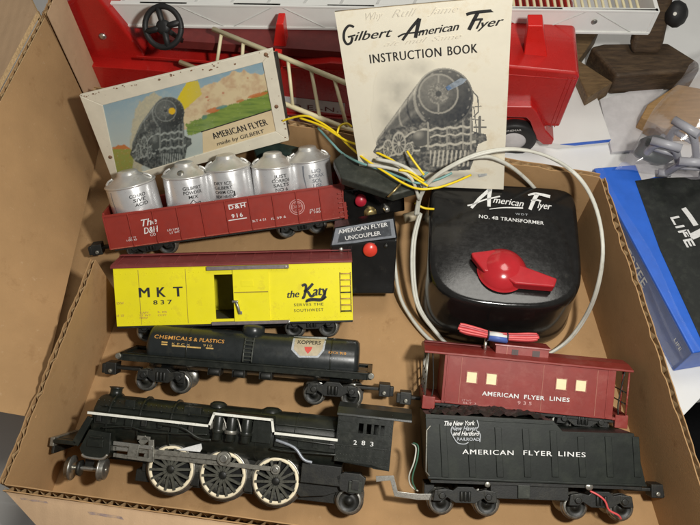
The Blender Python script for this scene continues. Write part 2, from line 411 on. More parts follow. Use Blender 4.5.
# the torn corner strip beside the raised flap
q0, q1 = P(47.5, 14, 14), P(60, -16, 14)
b = MB(); corr(b, q0, q1, horiz(q1, q0), face='cardboard_pale'); b.build('corner_strip', box)
b = MB(); corr(b, KP+Vector((-.3, .1, -.2)), q0+Vector((-.5, .5, -.2)), horiz(q1, q0)); b.build('gap_backing', box)  # recessed strip added behind the corner gap so the gap falls in shade
def sheet(name, a, bq, c, d, m, edge=None, wave=.22, th=.4):
    """a bent board between four corners; edge: the side a-bq shows its flutes"""
    f = MB(); a, bq, c, d = (local(v) for v in (a, bq, c, d)); N_ = 24; n = (bq-a).cross(d-a).normalized()
    def pt(u, w_): return a.lerp(bq, u).lerp(d.lerp(c, u), w_)+n*(wave*math.sin(math.pi*w_)*math.sin(2.3*u+1))
    for off in (0, -th):
        v = [pt(i/N_, j/N_)+n*off for i in range(N_+1) for j in range(N_+1)]
        fc = [(i*(N_+1)+j, (i+1)*(N_+1)+j, (i+1)*(N_+1)+j+1, i*(N_+1)+j+1) for i in range(N_) for j in range(N_)]
        f.add(v, fc if off == 0 else [tuple(reversed(q)) for q in fc], m, True)
    for e in range(4):
        if e == 0 and edge: continue
        v = []
        for i in range(N_+1):
            t_ = i/N_; p = pt(*((t_, 0), (1, t_), (t_, 1), (0, t_))[e]); v += [p, p-n*th]
        f.add(v, [(2*i, 2*i+1, 2*i+3, 2*i+2) for i in range(N_)], 'cardboard_cut')
    if edge:
        L = (bq-a).length; k = int(L/.4)*4; v = []; fc = []; dn = (d-a).normalized()
        for i in range(k+1):
            p = pt(i/k, 0)-n*(th/2+math.sin(i*math.pi/4)*(th/2-.08)); v += [p+dn*.05, p+dn*1.0]
            if i: fc.append((2*i-2, 2*i, 2*i+1, 2*i-1))
        f.add(v, fc, 'cardboard_cut')
        for off in (0, th-.06):
            v = []
            for i in range(N_+1): p = pt(i/N_, 0); v += [p-n*off, p-n*(off+.06)]
            f.add(v, [(2*i, 2*i+1, 2*i+3, 2*i+2) for i in range(N_)], 'cardboard_cut')
    return f.build(name, box), lambda u, w_: pt(u, w_)+n*.015
sheet('raised_flap', KP, FF, BFp, KB, 'cardboard', True)
def up(v, x, y, z): return v+Vector((x, y, z))
of, opt = sheet('outer_flap', up(KP, -.45, .3, .0), up(FF, -.45, .3, .0), up(FF, -14, 9, -3), up(KP, -9, 15, -1), 'cardboard_pale', None, .5)
f1 = P(4, 490, 6.8); f2 = P(735, 592, 7.0)
ff_, fpt = sheet('front_flap', f2, f1, P(95, 590, 4), P(790, 790, 6), 'cardboard_pale')

def blot(par, pt, pts, m, name):
    N2 = 5
    for k, (u0, u1, w0, w1) in enumerate(pts):
        g = MB()
        v = [pt(u0+(u1-u0)*i/N2, w0+(w1-w0)*j/N2+.004*math.sin(9*i+k)) for i in range(N2+1) for j in range(2)]
        g.add(v, [(2*i, 2*i+2, 2*i+3, 2*i+1) for i in range(N2)], m); g.build(name, par)
blot(ff_, fpt, [(.945, .985, .06, .16), (.84, .89, .10, .24)], 'ink_faint', 'print')
blot(of, opt, [(.02, .20, .02, .05), (.02, .10, .05, .08)], 'glue', 'glue_smear')

# ------------------------------------------------------------------ rolling stock helpers
def wheel_mesh(mb, x, y, z, r, face, t=.42, m='wheel_metal', disc='black_dull'):
    """a flanged wheel; face = -1 or 1, the side its dished face looks to"""
    mb.lathe([(r*.80, 0), (r*.97, .0), (r, .05), (r, t-.12), (r*1.14, t-.10), (r*1.14, t), (r*.3, t)], (x, y, z), (0, -face, 0), m, 28, False)
    mb.lathe([(r*.81, .03), (r*.62, .12), (r*.34, .10), (r*.30, -.03), (.001, -.05)], (x, y, z), (0, -face, 0), disc, 28, False)
def truck(root, x, r=.76, sp=2.6, fy=1.85, up=.5, m='black_dull', yaw=0.0, label=None):
    t = MB(); c = r+up
    for s in (-1, 1):
        out = [(-1.8, c-.42), (-1.72, c+.28), (-1.15, c+.42), (-.7, c+.30), (-.45, c+.55), (.45, c+.55), (.7, c+.30), (1.15, c+.42), (1.72, c+.28), (1.8, c-.42), (1.25, c-.42), (1.02, c-.16), (.55, c-.50), (-.55, c-.50), (-1.02, c-.16), (-1.25, c-.42)]
        t.prism([(x+p*sp/2.6, q) for p, q in out], s*fy, s*(fy-.28), m)
        for d in (-1, 1):
            t.cyl((x+d*sp/2, s*(fy-.05), c-.05), (x+d*sp/2, s*(fy+.14), c-.05), .27, m, .2, 14)
            t.box(x+d*sp/2-.3, x+d*sp/2+.3, min(s*fy, s*(fy+.07)), max(s*fy, s*(fy+.07)), c-.02, c+.34, m)
        for d in (-.26, 0, .26):
            t.cyl((x+d, s*(fy+.02), c-.36), (x+d, s*(fy+.02), c+.28), .12, m, None, 10)
    t.box(x-.35, x+.35, -fy+.2, fy-.2, c-.2, c+.45, m)
    for d in (-1, 1): t.cyl((x+d*sp/2, -1.1, r), (x+d*sp/2, 1.1, r), .14, 'grey_metal', None, 10)
    o = t.build('truck', root, .035)
    if label: o['label'] = label
    for d in (-1, 1):
        for s in (-1, 1):
            wmb = MB(); wheel_mesh(wmb, x+d*sp/2, s*1.36, r, r, s); wmb.build('wheel', o)
    return o
def coupler(root, x, d, z=1.05, m='black_dull'):
    """link coupler on its arm, d = -1 or 1 along the car"""
    c = MB(); x1 = x+d*1.5
    c.box(min(x-d*.6, x1), max(x-d*.6, x1), -.32, .32, z-.12, z+.12, m)
    c.box(min(x1-d*.3, x1+d*.55), max(x1-d*.3, x1+d*.55), -.55, .55, z-.5, z+.42, m)
    c.box(min(x1+d*.5, x1+d*.8), max(x1+d*.5, x1+d*.8), -.55, -.15, z-.42, z+.3, m)
    c.cyl((x1+d*.1, -.75, z-.2), (x1+d*.1, -.5, z-.2), .16, 'grey_metal', None, 10)
    return c.build('coupler', root, .06)

# ------------------------------------------------------------------ yellow boxcar
w_ = 2.35; zb = 1.5
fr = car_frame((117, 326.5), (353, 320), 52, w_, zb)
mk = empty('boxcar', fr, 'yellow toy boxcar with dark red roof and a half open sliding door', 'toy boxcar', 'toy railway cars in the cardboard box')
h = fr.L/2; zt = (fr.S((113, 270), -w_)[1]+fr.S((352, 261), -w_)[1])/2
X = lambda px, py: fr.S((px, py), -w_)[0]
Zc = lambda px, py: fr.S((px, py), -w_)[1]
d0, d1 = X(214.5, 290), X(233, 290); dz0, dz1 = Zc(222, 319), Zc(222, 274.5)
b = MB()
b.box(-h, d0, -w_, -w_+.16, zb, zt, 'yellow_paint'); b.box(d1, h, -w_, -w_+.16, zb, zt, 'yellow_paint')
b.box(d0, d1, -w_, -w_+.16, zb, dz0, 'yellow_paint'); b.box(d0, d1, -w_, -w_+.16, dz1, zt, 'yellow_paint')
b.box(-h, h, w_-.16, w_, zb, zt, 'yellow_paint')
for s in (-1, 1): b.box(min(s*h, s*(h-.16)), max(s*h, s*(h-.16)), -w_+.16, w_-.16, zb, zt, 'yellow_paint')
b.box(-h+.16, h-.16, -w_+.16, w_-.16, zb, zb+.15, 'interior_dark')
for px in (140, 187):
    x = X(px, 300); b.box(x-.02, x+.02, -w_-.02, -w_, zb+.1, zt-.15, 'yellow_paint')
for i in range(46):
    x = -h+.15+i*(2*h-.3)/45
    for z in (zb+.3, zt-.42):
        if not (d0-.15 < x < X(270, 290)+.15): b.cyl((x, -w_, z), (x, -w_-.025, z), .045, 'yellow_paint', .02, 6)
body = b.build('body', mk, .03)
b = MB(); b.box(-h+.02, h-.02, -w_-.03, w_+.03, zb-.16, zb-.004, 'black_dull'); b.box(-h+2, h-2, -.6, .6, zb-.75, zb-.16, 'black_dull'); b.build('underframe', mk, .03)
b = MB(); b.prism([(0, 0), (0, 0)], 0, 0, 'maroon_roof') if False else None
rv = [(-w_-.10, zt+.004), (-w_-.10, zt+.14), (-w_+.1, zt+.27), (0, zt+.62), (w_-.1, zt+.27), (w_+.10, zt+.14), (w_+.10, zt+.004)]
b.rings([[(x, y, z) for y, z in rv] for x in (-h-.18, h+.05)], 'maroon_roof', smooth=False)
for i in range(13):
    x = -h+.2+i*(2*h-.4)/12
    b.rings([[(x+q, y, z+.06) for y, z in ((-w_-.08, zt+.1), (-w_+.1, zt+.24), (0, zt+.6), (0, zt+.5), (-w_+.1, zt+.16))] for q in (-.06, .06)], 'maroon_roof', smooth=False)
b.box(-h-.1, h, -.4, .4, zt+.66, zt+.74, 'maroon_roof')
b.build('roof', mk, .03)
b = MB(); xa, xb = X(233.5, 290), X(269, 290)
b.box(xa, xb, -w_-.14, -w_-.02, zb+.12, zt-.22, 'yellow_paint')
b.box(xa+.05, xb-.05, -w_-.165, -w_-.14, zb+2.35, zb+2.43, 'yellow_paint')
xs, zs = X(248, 283), Zc(248, 283); b.box(xs-.5, xs+.4, -w_-.17, -w_-.14, zs-.22, zs+.22, 'yellow_paint')
door = b.build('door', mk, .03)
b = MB(); zc = Zc(235, 303); b.cyl((xa-.1, -w_-.2, zc+.15), (xa+.35, -w_-.26, zc+.15), .11, 'bright_metal'); b.tube([(xa+.2, -w_-.28, zc+.1), (xa+.33, -w_-.34, zc-.25), (xa+.42, -w_-.28, zc-.75)], .10, 'grey_metal'); b.box(xa+.3, xa+.6, -w_-.22, -w_-.1, zc-.85, zc-.6, 'bright_metal'); b.build('handle', door, .02)
b = MB(); b.box(X(207, 272), X(289, 269), -w_-.24, -w_-.01, zt-.30, zt-.02, 'zinc_rail'); b.cyl((X(286, 270), -w_-.3, zt-.16), (X(286, 270), -w_-.2, zt-.16), .1, 'bright_metal'); b.build('door_rail', mk, .03)
b = MB(); b.box(X(212, 321), X(290, 321), -w_-.24, -w_-.01, zb-.08, zb+.17, 'zinc_rail'); b.cyl((X(289, 320), -w_-.3, zb+.05), (X(289, 320), -w_-.2, zb+.05), .1, 'bright_metal'); b.build('door_rail', mk, .03)
b = MB(); xl0, xl1 = X(340.5, 290), X(351, 290); zl0, zl1 = Zc(345, 312), Zc(345, 272)
for x in (xl0, xl1): b.box(x-.035, x+.035, -w_-.1, -w_, zl0, zl1, 'yellow_paint')
for i in range(7):
    z = zl0+.1+i*(zl1-zl0-.2)/6; b.tube([(xl0, -w_-.1, z), (xl1, -w_-.1, z)], .05, 'dull_yellow_ink' if i not in (0, 3) else 'black_dull', 8)
b.build('ladder', mk)
ink = Ink(fr, -w_-.02)
for ch, p0, p1 in (('M', (139.5, 297.5), (149.6, 297.2)), ('K', (157.5, 297), (165.6, 296.8)), ('T', (174, 296.6), (182.8, 296.3))): ink.word(ch, p0, p1, 10.5, 'black_ink', bold=.09)
ink.word('837', (153.5, 304.6), (172, 304.0), 4.6, 'black_ink', bold=.06, space=1.5)
for q, (tx, a, c) in enumerate((('CAPY', (140, 313.6), (149, 313.3)), ('LT WT', (140, 316.2), (151, 316)), ('NEW', (140, 318.8), (148, 318.6)), ('IL 105', (158, 312.8), (167, 312.6)), ('CU FT', (158, 316), (167, 315.8)))): ink.word(tx, a, c, 1.9, 'dull_yellow_ink', bold=.01)
ink.word('EXW', (117, 304.5), (124, 304.3), 2.6, 'dull_yellow_ink'); ink.word('H 10', (117, 317), (124, 316.8), 2.6, 'dull_yellow_ink')
ink.build('lettering', mk); ink = Ink(fr, -w_-.02)
ink.word('the', (287.5, 298), (299.4, 297), 7.4, 'black_ink', shear=.3, bold=.08)
ink.stroke([(302, 286), (305, 284.5), (306, 288), (304, 297), (302, 297.5)], .20, 'black_ink'); ink.stroke([(313, 283.5), (308, 289), (304.8, 291), (308, 292), (311, 296.3), (314, 295)], .20, 'black_ink')
ink.word('aty', (313.2, 295.8), (328, 294.6), 10.5, 'black_ink', shear=.3, bold=.10)
ink.stroke([(325.5, 290), (324, 298), (320, 299.2), (311, 299), (307, 300.5), (306.5, 302.5)], .17, 'black_ink'); ink.stroke([(306.5, 301.2), (313, 300.2), (321, 300.4), (326.4, 296.5)], .15, 'black_ink')
ink.word('SERVES THE', (294, 306.3), (323.5, 305.3), 2.9, 'black_ink', space=1.15); ink.word('SOUTHWEST', (294, 312), (323.5, 311), 3.0, 'black_ink', space=1.15)
ink.build('lettering', mk)
truck(mk, -h+3.2); truck(mk, h-3.2)

# ------------------------------------------------------------------ gondola and its canisters
w_ = 2.3; zb = 1.35
fr = car_frame((110, 250), (346.5, 217.5), 40, w_, zb)
gd = empty('gondola_car', fr, 'red open toy gondola car loaded with five silver canisters', 'toy gondola', 'toy railway cars in the cardboard box')
h = fr.L/2; zt = (fr.S((107, 215), -w_)[1]+fr.S((346, 183.5), -w_)[1])/2
X = lambda px, py: fr.S((px, py), -w_)[0]
b = MB(); T_ = .16
b.box(-h, h, -w_, -w_+T_, zb, zt, 'gondola_red'); b.box(-h, h, w_-T_, w_, zb, zt, 'gondola_red')
for s in (-1, 1): b.box(min(s*h, s*(h-T_)), max(s*h, s*(h-T_)), -w_+T_, w_-T_, zb, zt+.15, 'gondola_red')
b.box(-h+T_, h-T_, -w_+T_, w_-T_, zb, zb+.16, 'gondola_red')
for s in (-1, 1):
    b.box(-h, h, min(s*w_, s*(w_+.09)), max(s*w_, s*(w_+.09)), zt-.16, zt+.02, 'gondola_red')
    b.box(-h, h, min(s*w_, s*(w_+.05)), max(s*w_, s*(w_+.05)), zb, zb+.1, 'gondola_red')
    for i in range(11):
        x = -h+.06+i*(2*h-.12)/10; b.box(x-.05, x+.05, min(s*w_, s*(w_+.12)), max(s*w_, s*(w_+.12)), zb+.02, zt-.1, 'gondola_red')
b.box(h-.18, h+.1, -w_-.14, -w_+.3, zb-.25, zt+.14, 'gondola_red')
for i in range(6): b.box(h+.1, h+.16, -w_-.1, -w_+.5, zb+.1+i*.4, zb+.2+i*.4, 'gondola_red'); b.box(h-.55, h-.15, -w_-.18, -w_-.1, zb+.1+i*.4, zb+.2+i*.4, 'gondola_red')
b.build('body', gd, .025)
b = MB(); b.box(-h+.3, h-.3, -w_+.3, w_-.3, zb-.25, zb-.004, 'black_dull'); b.box(-h+1, h-1, -.5, .5, zb-.6, zb-.25, 'black_dull'); b.build('underframe', gd, .03)
ink = Ink(fr, -w_-.012)
ink.word('The', (142.5, 226.5), (157.5, 223.6), 7.5, 'white_ink', shear=.35, bold=.05); ink.word('D&H', (144.5, 234), (159, 231.4), 6.8, 'white_ink', shear=.3, bold=.05); ink.word('CO.', (150.5, 236.3), (157, 235), 2.8, 'white_ink')
ink.word('CAPY', (129, 239), (136.5, 238), 2, 'white_ink'); ink.word('10000', (127, 241.6), (137, 240.2), 2, 'white_ink')
ink.build('lettering', gd); ink = Ink(fr, -w_-.012); ink.word('LD LMT', (167.5, 231.3), (180, 229.6), 2.2, 'white_ink'); ink.word('LT WT', (170, 234), (180, 232.6), 2.2, 'white_ink')
ink.word('D&H', (229, 209.6), (245.5, 207), 4.4, 'white_ink', bold=.02, space=1.25); ink.stroke([(228, 205.2), (246.5, 202.2)], .05, 'white_ink', 1)
ink.word('916', (232, 218.2), (243, 216.4), 4.2, 'white_ink', bold=.02, space=1.3); ink.stroke([(228.5, 220.6), (246.8, 217.8)], .08, 'white_ink', 1)
ink.word('BLT 4 51', (252, 222.5), (266, 220.3), 2.4, 'white_ink'); ink.word('IL 39 6', (271.5, 220), (286, 217.6), 2.4, 'white_ink'); ink.build('lettering', gd); ink = Ink(fr, -w_-.012); ink.word('CU FT', (310, 211.5), (320.5, 209.8), 2.3, 'white_ink'); ink.word('7 100', (309.5, 214), (320.5, 212.4), 2.3, 'white_ink')
ink.build('lettering', gd); ink = Ink(fr, -w_-.012)
ink.build('lettering', gd); ink = Ink(fr, -w_-.012)
for rr in (7.4, 5.6): ink.stroke([(297+rr*math.cos(a*math.pi/16), 207+rr*math.sin(a*math.pi/16)) for a in range(33)], .055, 'pink_ink', 1)
ink.word('THE', (293.6, 204.4), (300.4, 203.4), 2.2, 'pink_ink'); ink.word('D&H', (292.2, 208.6), (301.8, 207.2), 3.2, 'pink_ink'); ink.word('CO', (295, 211.6), (299.5, 211), 2, 'pink_ink')
ink.build('lettering', gd)
truck(gd, X(150, 250), up=.35); truck(gd, X(302, 225), up=.35); coupler(gd, -h+.1, -1, 1.0); coupler(gd, h-.1, 1, 1.0)

cans = [  # px of the rim's near middle, half width px, tilt, text rows
    ((130.5, 187.5), 25.6, -4, ['CORRO', 'SIVE', 'ACID'], 'silver canister lettered with three short slanted rows, at the end nearest the box side wall', (9, 2)),
    ((181.5, 179.5), 23.6, 2, ['GILBERT', 'POWDER', 'MIX'], 'silver canister with a dark spot on its lid and a peak mark below its lettering', (8, 3)),
    ((226.5, 171.5), 23.2, 0, ['DRY ICE', 'GILBERT', 'CHEM CO', 'NEW HAVEN'], 'silver canister with black writing near its top and a black slot near the gondola edge', (-7, 6)),
    ((271, 169.5), 22.6, 3, ['JUST', 'CORROS', 'SALTS', 'NO 6'], 'silver canister with four rows of black writing, between the slotted and the dark streaked canister', (7, 0)),
    ((310, 163), 21.6, 0, ['LIQ', 'BORAX', 'SOL', 'USE'], 'silver canister with a dark vertical streak and faded writing, nearest the black controllers', (6, 2))]
for i, (pc, hw, tilt, rows, lab, toff) in enumerate(cans):
    y0 = -.15
    x, zr = fr.S(pc, y0-1.75); pc_ = 1/(Vector(fr.S((pc[0]+10, pc[1]), y0)) - Vector(fr.S(pc, y0))).length*10
    r = hw/pc_; base = zb+.18
    o = fr.W(x, y0, base); tl = R(tilt)
    X2 = fr.X*math.cos(tl)-fr.Z*math.sin(tl); Z2 = fr.Z*math.cos(tl)+fr.X*math.sin(tl)
    cf = Frame(o, X2, fr.Y, Z2)
    rt = empty('canister', cf, lab, 'canister', 'silver canisters in the gondola'); H_ = zr-base
    b = MB(); n = 44
    b.lathe([(r*.90, 0), (r*.965, .05), (r*.975, .5), (r*.96, .62), (r*.975, .74), (r*.985, H_-.10), (r*.97, H_)], (0, 0, 0), (0, 0, 1), 'silver_paint', n); b.build('drum', rt)
    b = MB(); b.lathe([(r*1.0, H_-.03), (r*1.03, H_+.05), (r*1.0, H_+.12), (r*.94, H_+.15), (r*.46, H_+.74), (r*.44, H_+.80), (r*.40, H_+1.0), (r*.34, H_+1.06), (.001, H_+1.05)], (0, 0, 0), (0, 0, 1), 'silver_lid', n)
    if i == 1: b.lathe([(.28, 0), (.26, .03), (.001, .035)], (-.22, -r*.72, H_+.44), (-.1, -.62, .78), 'wheel_metal', 14, False)
    for sx in (-1, 1): b.tube([(sx*r*.92, -.1, H_+.2), (sx*r*.80, -.15, H_+.46), (sx*r*.62, -.1, H_+.62)], .09, 'silver_lid', 8)
    b.build('lid', rt)
    b = MB(); a0 = R(toff[0]*2.2); rr = r*.988
    def cyl_fn(u, v, rr=rr): return (rr*math.sin(u/rr), -rr*math.cos(u/rr), v)
    sz = .40 if i < 4 else .44
    for j, tx in enumerate(rows):
        v, f = glyphs(tx, .15 if i == 0 else 0, .015); mx = max(p[0] for p in v)
        wd = min(1.55, .27*len(tx)); zz = H_-.75-j*sz*.92-toff[1]*.05; cx = a0*rr+(.08*j if i == 0 else 0)
        k = 'black_ink' if i != 4 else 'print_mid'
        b.add([cyl_fn(cx-wd/2+p[0]*wd/mx, zz+p[1]*sz*.95) for p in v], f, k)
    if i == 1:
        v, f = ribbon([(a0*rr-.55, H_-2.25), (a0*rr-.05, H_-1.75), (a0*rr+.2, H_-2.05), (a0*rr+.5, H_-1.95), (a0*rr+.65, H_-2.3)], .08); b.add([cyl_fn(*p) for p in v], f, 'black_ink')
    if i == 2:
        u, v0 = .35, zt-base+.1; b.add([cyl_fn(u-.07, v0), cyl_fn(u+.07, v0), cyl_fn(u+.07, v0+.42), cyl_fn(u-.05, v0+.46)], [(0, 1, 2, 3)], 'black_ink')
    if i in (0, 4):
        u = -r*.75 if i == 0 else -.62; m_ = 'print_mid'
        v, f = ribbon([(u, H_-.2), (u-.05, H_-1.0), (u+.08, H_-2.2)], [.16, .06] if i == 4 else .05); b.add([cyl_fn(*p) for p in v], f, m_)
    b.build('lettering', rt)

# ------------------------------------------------------------------ tank car
w_ = 1.95; zb = 2.75
fr = car_frame((118, 353), (372, 373.5), 58, w_, zb)
tk = empty('tank_car', fr, 'black toy tank car with orange lettering and a pale eight sided badge', 'toy tank car', 'toy railway cars in the cardboard box')
h = fr.L/2; X = lambda px, py: fr.S((px, py), -1.5)[0]
b = MB()
for s in (-1, 1):
    b.box(-h, h, min(s*w_, s*(w_-.55)), max(s*w_, s*(w_-.55)), zb-.12, zb, 'black_paint'); b.box(-h+.3, h-.3, min(s*(w_-.1), s*(w_-.22)), max(s*(w_-.1), s*(w_-.22)), zb-.55, zb-.12, 'black_paint')
b.box(-h, h, -.7, .7, zb-.7, zb-.1, 'black_paint')
for s in (-1, 1): b.box(min(s*h, s*(h-.35)), max(s*h, s*(h-.35)), -w_, w_, zb-.5, zb, 'black_paint'); b.cyl((s*(h-.05), -w_+.2, zb-.2), (s*(h-.05), -w_-.12, zb-.2), .22, 'grey_metal')
for x in (-2.2, -.4, 1.6): b.box(x-.5, x+.45, -1.7, 1.2, zb-1.15, zb-.55, 'black_dull'); b.cyl((x-.3, -1.75, zb-.85), (x+.4, -1.75, zb-.85), .28, 'black_dull')
b.build('frame', tk, .03)
x0, x1 = X(145, 350), X(359, 360); tr = 1.62; tz = zb+.42
def tank_fn(x, z): q = max(-.999, min(.999, (z-tz)/tr)); return (x, -math.sqrt(1-q*q)*(tr+.014), z)
b = MB(); b.lathe([(tr*.55, .0), (tr*.86, .06), (tr*.97, .22), (tr, .42), (tr, x1-x0-.42), (tr*.97, x1-x0-.22), (tr*.86, x1-x0-.06), (tr*.55, x1-x0)], (x0, 0, tz), (1, 0, 0), 'tank_black', 56)
xs1, xs2 = X(186, 345), X(330, 355)
for x in (xs1, xs2): b.lathe([(tr, 0), (tr+.03, .01), (tr+.03, .10), (tr, .11)], (x, 0, tz), (1, 0, 0), 'black_paint', 56, False)
tank = b.build('tank', tk)
xd = X(249, 345); b = MB(); b.lathe([(.85, 1.2), (.85, 1.95), (.72, 2.12), (.3, 2.2), (.001, 2.2)], (xd, 0, tz), (0, 0, 1), 'tank_black', 28); b.build('dome', tk)
b = MB()
for s in (-.32, .32): b.tube([(xd+s, -1.2, tz+1.35), (xd+s, -1.72, tz+.4), (xd+s, -1.85, tz-.35)], .07, 'olive_metal', 8)
for q in range(6): z = tz+1.15-q*.27; yy = -math.sqrt(max(.1, 1.78**2-(z-tz)**2))-.02; b.box(xd-.32, xd+.32, yy-.04, yy+.04, z-.05, z+.05, 'olive_metal')
b.build('ladder', tk, .015)
ink = Ink(fr, -1.55, tank_fn)
ink.word('CHEMICALS', (153.5, 338.3), (191, 341.3), 3.4, 'orange_ink', bold=.01, space=1.1); ink.word('& PLASTICS', (193, 341.4), (223.5, 343.6), 3.3, 'orange_ink', bold=.01, space=1.05)
for p0, p1 in (((161.5, 342), (167.5, 342.5)), ((161.5, 344.2), (167.5, 344.6)), ((172, 345.6), (201, 347.8)), ((206, 348), (213.5, 348.6))): ink.stroke([p0, p1], .10, 'dull_yellow_ink', 1)
ink.word('K P C X', (172, 344.6), (190, 345.9), 2.0, 'dull_yellow_ink'); ink.word('910', (203, 346.4), (212, 347), 2.2, 'dull_yellow_ink')
ink.build('lettering', tk); ink = Ink(fr, -1.55, tank_fn); ink.wrap([(292, 338.5), (325.5, 340.0), (324, 351), (317.5, 358.5), (299, 357.5), (291, 350)], 'grey_ink'); ink.fn = lambda x, z: (lambda p: (p[0], p[1]-.02, p[2]))(tank_fn(x, z))
ink.wrap([(294, 340), (323.8, 341.3), (322, 350), (316.6, 356.7), (300, 355.6), (293.5, 349.4)], 'herald_cream'); ink.fn = lambda x, z: (lambda p: (p[0], p[1]-.035, p[2]))(tank_fn(x, z))
ink.word('KOPPERS', (296.8, 344.4), (320, 345.6), 3.0, 'black_ink', bold=.02); ink.wrap([(304, 347), (308, 348.2), (312, 347.5), (311, 350.5), (307.8, 353.8), (305, 350.5)], 'herald_red')
ink.word('KPCX', (328.5, 353.6), (338, 354.4), 2.4, 'orange_ink', bold=.03); ink.word('910', (339.5, 354.5), (346, 355.0), 2.4, 'orange_ink', bold=.02); ink.word('CAPY 120', (330, 358.8), (345, 360), 1.8, 'grey_ink')
ink.build('lettering', tk)
truck(tk, fr.S((160, 385), -1.9)[0], sp=2.6, up=.55); truck(tk, fr.S((332, 397), -1.9)[0], sp=2.75, up=.55); coupler(tk, -h+.6, -1, 1.3); coupler(tk, h-.6, 1, 1.3)

# ------------------------------------------------------------------ steam locomotive
wr = 1.70; wy = 1.38
fr = car_frame((171, 469), (276, 481), 66, wy, wr, 1.2)
lo = empty('steam_locomotive', fr, 'black toy steam locomotive with cream rimmed driving wheels and a white side stripe', 'toy locomotive')
SX = lambda px, py, y=-2.1: fr.S((px, py), y)
wheelx = [fr.S(p, -wy)[0] for p in ((171, 469), (223, 475.5), (276, 481))]
zrun = (SX(150, 418)[1]+SX(300, 433.5)[1])/2; zhi = SX(240, 414.5)[1]
xf = SX(88, 413)[0]; xs1 = SX(209.5, 418)[0]; xs2 = SX(273.5, 424)[0]; xend = SX(338, 437)[0]; xcab = SX(392, 440)[0]; xc0 = SX(337, 430)[0]
b = MB(); br = 1.72; bz = zrun-.70
b.lathe([(br*.80, 0), (br*.96, .12), (br, .35), (br, xs1-xf), (br*1.06, xs1-xf+.6), (br*1.08, xc0-xf)], (xf, 0, bz), (1, 0, 0), 'black_paint', 48)
for x in (xf+1.2, xf+3.4, xf+5.6, xs2-1.2, xs2+1.4): b.lathe([(br*1.0, 0), (br*1.09, .01), (br*1.09, .14), (br*1.0, .15)], (x, 0, bz), (1, 0, 0), 'black_paint', 48, False)
for k in range(46):
    x = xf+.25+k*(xc0-xf-.4)/45; a = R(38); b.cyl((x, -br*math.sin(a)*1.02, bz+br*math.cos(a)*1.02), (x, -br*math.sin(a)*1.06, bz+br*math.cos(a)*1.06), .05, 'black_paint', .02, 6)
b.tube([(xf+.6, -br*.86, bz+br*.62), (xc0, -br*.92, bz+br*.66)], .05, 'black_paint', 6)
for k in range(7): x = xf+1.0+k*1.95; b.cyl((x, -br*.8, bz+br*.6), (x, -br*.95, bz+br*.66), .08, 'black_paint', None, 6)
b.box(xf+2.2, xf+2.9, -br*.75, -br*.45, bz+br*.6, bz+br*.95, 'black_paint'); b.box(xf+6.4, xf+7.6, -br*.75, -br*.4, bz+br*.62, bz+br*.93, 'black_paint')
b.lathe([(.4, 0), (1.1, .05), (1.2, .2)], (xf-.18, 0, bz), (1, 0, 0), 'black_dull', 28)
boiler = b.build('boiler', lo, .02)
b = MB()
b.lathe([(.50, 0), (.42, .3), (.42, .55), (.52, .65)], (xf+1.0, 0, bz+br-.1), (0, 0, 1), 'black_paint', 20); b.build('smokestack', lo)
for x, rr in ((SX(212, 405)[0], .62), (SX(268, 410)[0], .70)):
    b = MB(); b.lathe([(rr*1.15, 0), (rr, .14), (rr*.95, .28), (rr*.6, .42), (.001, .46)], (x, 0, bz+br-.12), (0, 0, 1), 'black_paint', 22); b.build('dome', lo)
# running board, its white stripe and skirt
b = MB(); path = [(xf, zrun), (xs1, zrun), (xs1+.25, zhi), (xs2-.05, zhi), (xs2+.15, zrun), (xend, zrun)]
for (xa, za), (xb, zb_) in zip(path, path[1:]):
    dv = Vector((xb-xa, 0, zb_-za)); nv = Vector((-dv.z, 0, dv.x)).normalized()*-.16
    b.obox((xa, -2.2, za), dv, (0, 1.3, 0), nv, 'black_paint'); b.obox((xa, .9, za), dv, (0, 1.3, 0), nv, 'black_paint')
b.box(xs2+.2, xend, -2.12, -.9, zrun-1.0, zrun-.17, 'black_paint'); b.box(xf+.4, xs1, -1.9, -.9, zrun-.8, zrun-.17, 'black_paint')
rb = b.build('running_board', lo, .02)
b = MB(); v2 = []
for (xa, za), (xb, zb_) in zip(path, path[1:]):
    dv = Vector((xb-xa, 0, zb_-za)); nv = Vector((-dv.z, 0, dv.x)).normalized()*.17
    b.obox((xa, -2.225, za-.03), dv, (0, .02, 0), -nv, 'white_stripe')
b.build('stripe', rb)
# piping and pumps under the raised board
b = MB()
for i, x in enumerate((xs1+.45, xs1+1.35, xs1+2.4)): 
    b.cyl((x+.2, -2.05, zrun-1.0), (x+.2, -2.05, zhi-.25), .36, 'black_paint', None, 18); b.cyl((x+.2, -2.05, zrun-.5), (x+.2, -2.05, zrun-.25), .44, 'grey_metal' if i == 1 else 'black_paint', None, 18)
b.box(xs1+.1, xs1+1.2, -2.15, -1.2, zrun-.35, zrun+.2, 'grey_metal')
b.box(xs1+3.0, xs2-.1, -2.0, -1.0, zrun-.9, zhi-.3, 'black_paint')
b.tube([(xs1-3.5, -2.15, zrun-.35), (xs1-1.8, -2.2, zrun-.45), (xs1-.6, -2.15, zrun-1.0), (xs1+.3, -2.1, zrun-1.05)], .11, 'black_paint', 8)
b.tube([(xs2+.3, -2.25, zrun-.55), (xs2+1.6, -2.3, zrun-.9), (xs2+2.3, -2.3, zrun-1.6), (xs2+2.9, -2.25, zrun-1.75)], .11, 'plate_grey', 8)
b.tube([(xs2+.3, -2.28, zrun-.35), (xend-.2, -2.28, zrun-.45)], .07, 'black_paint', 6)
rd = random.Random(4)
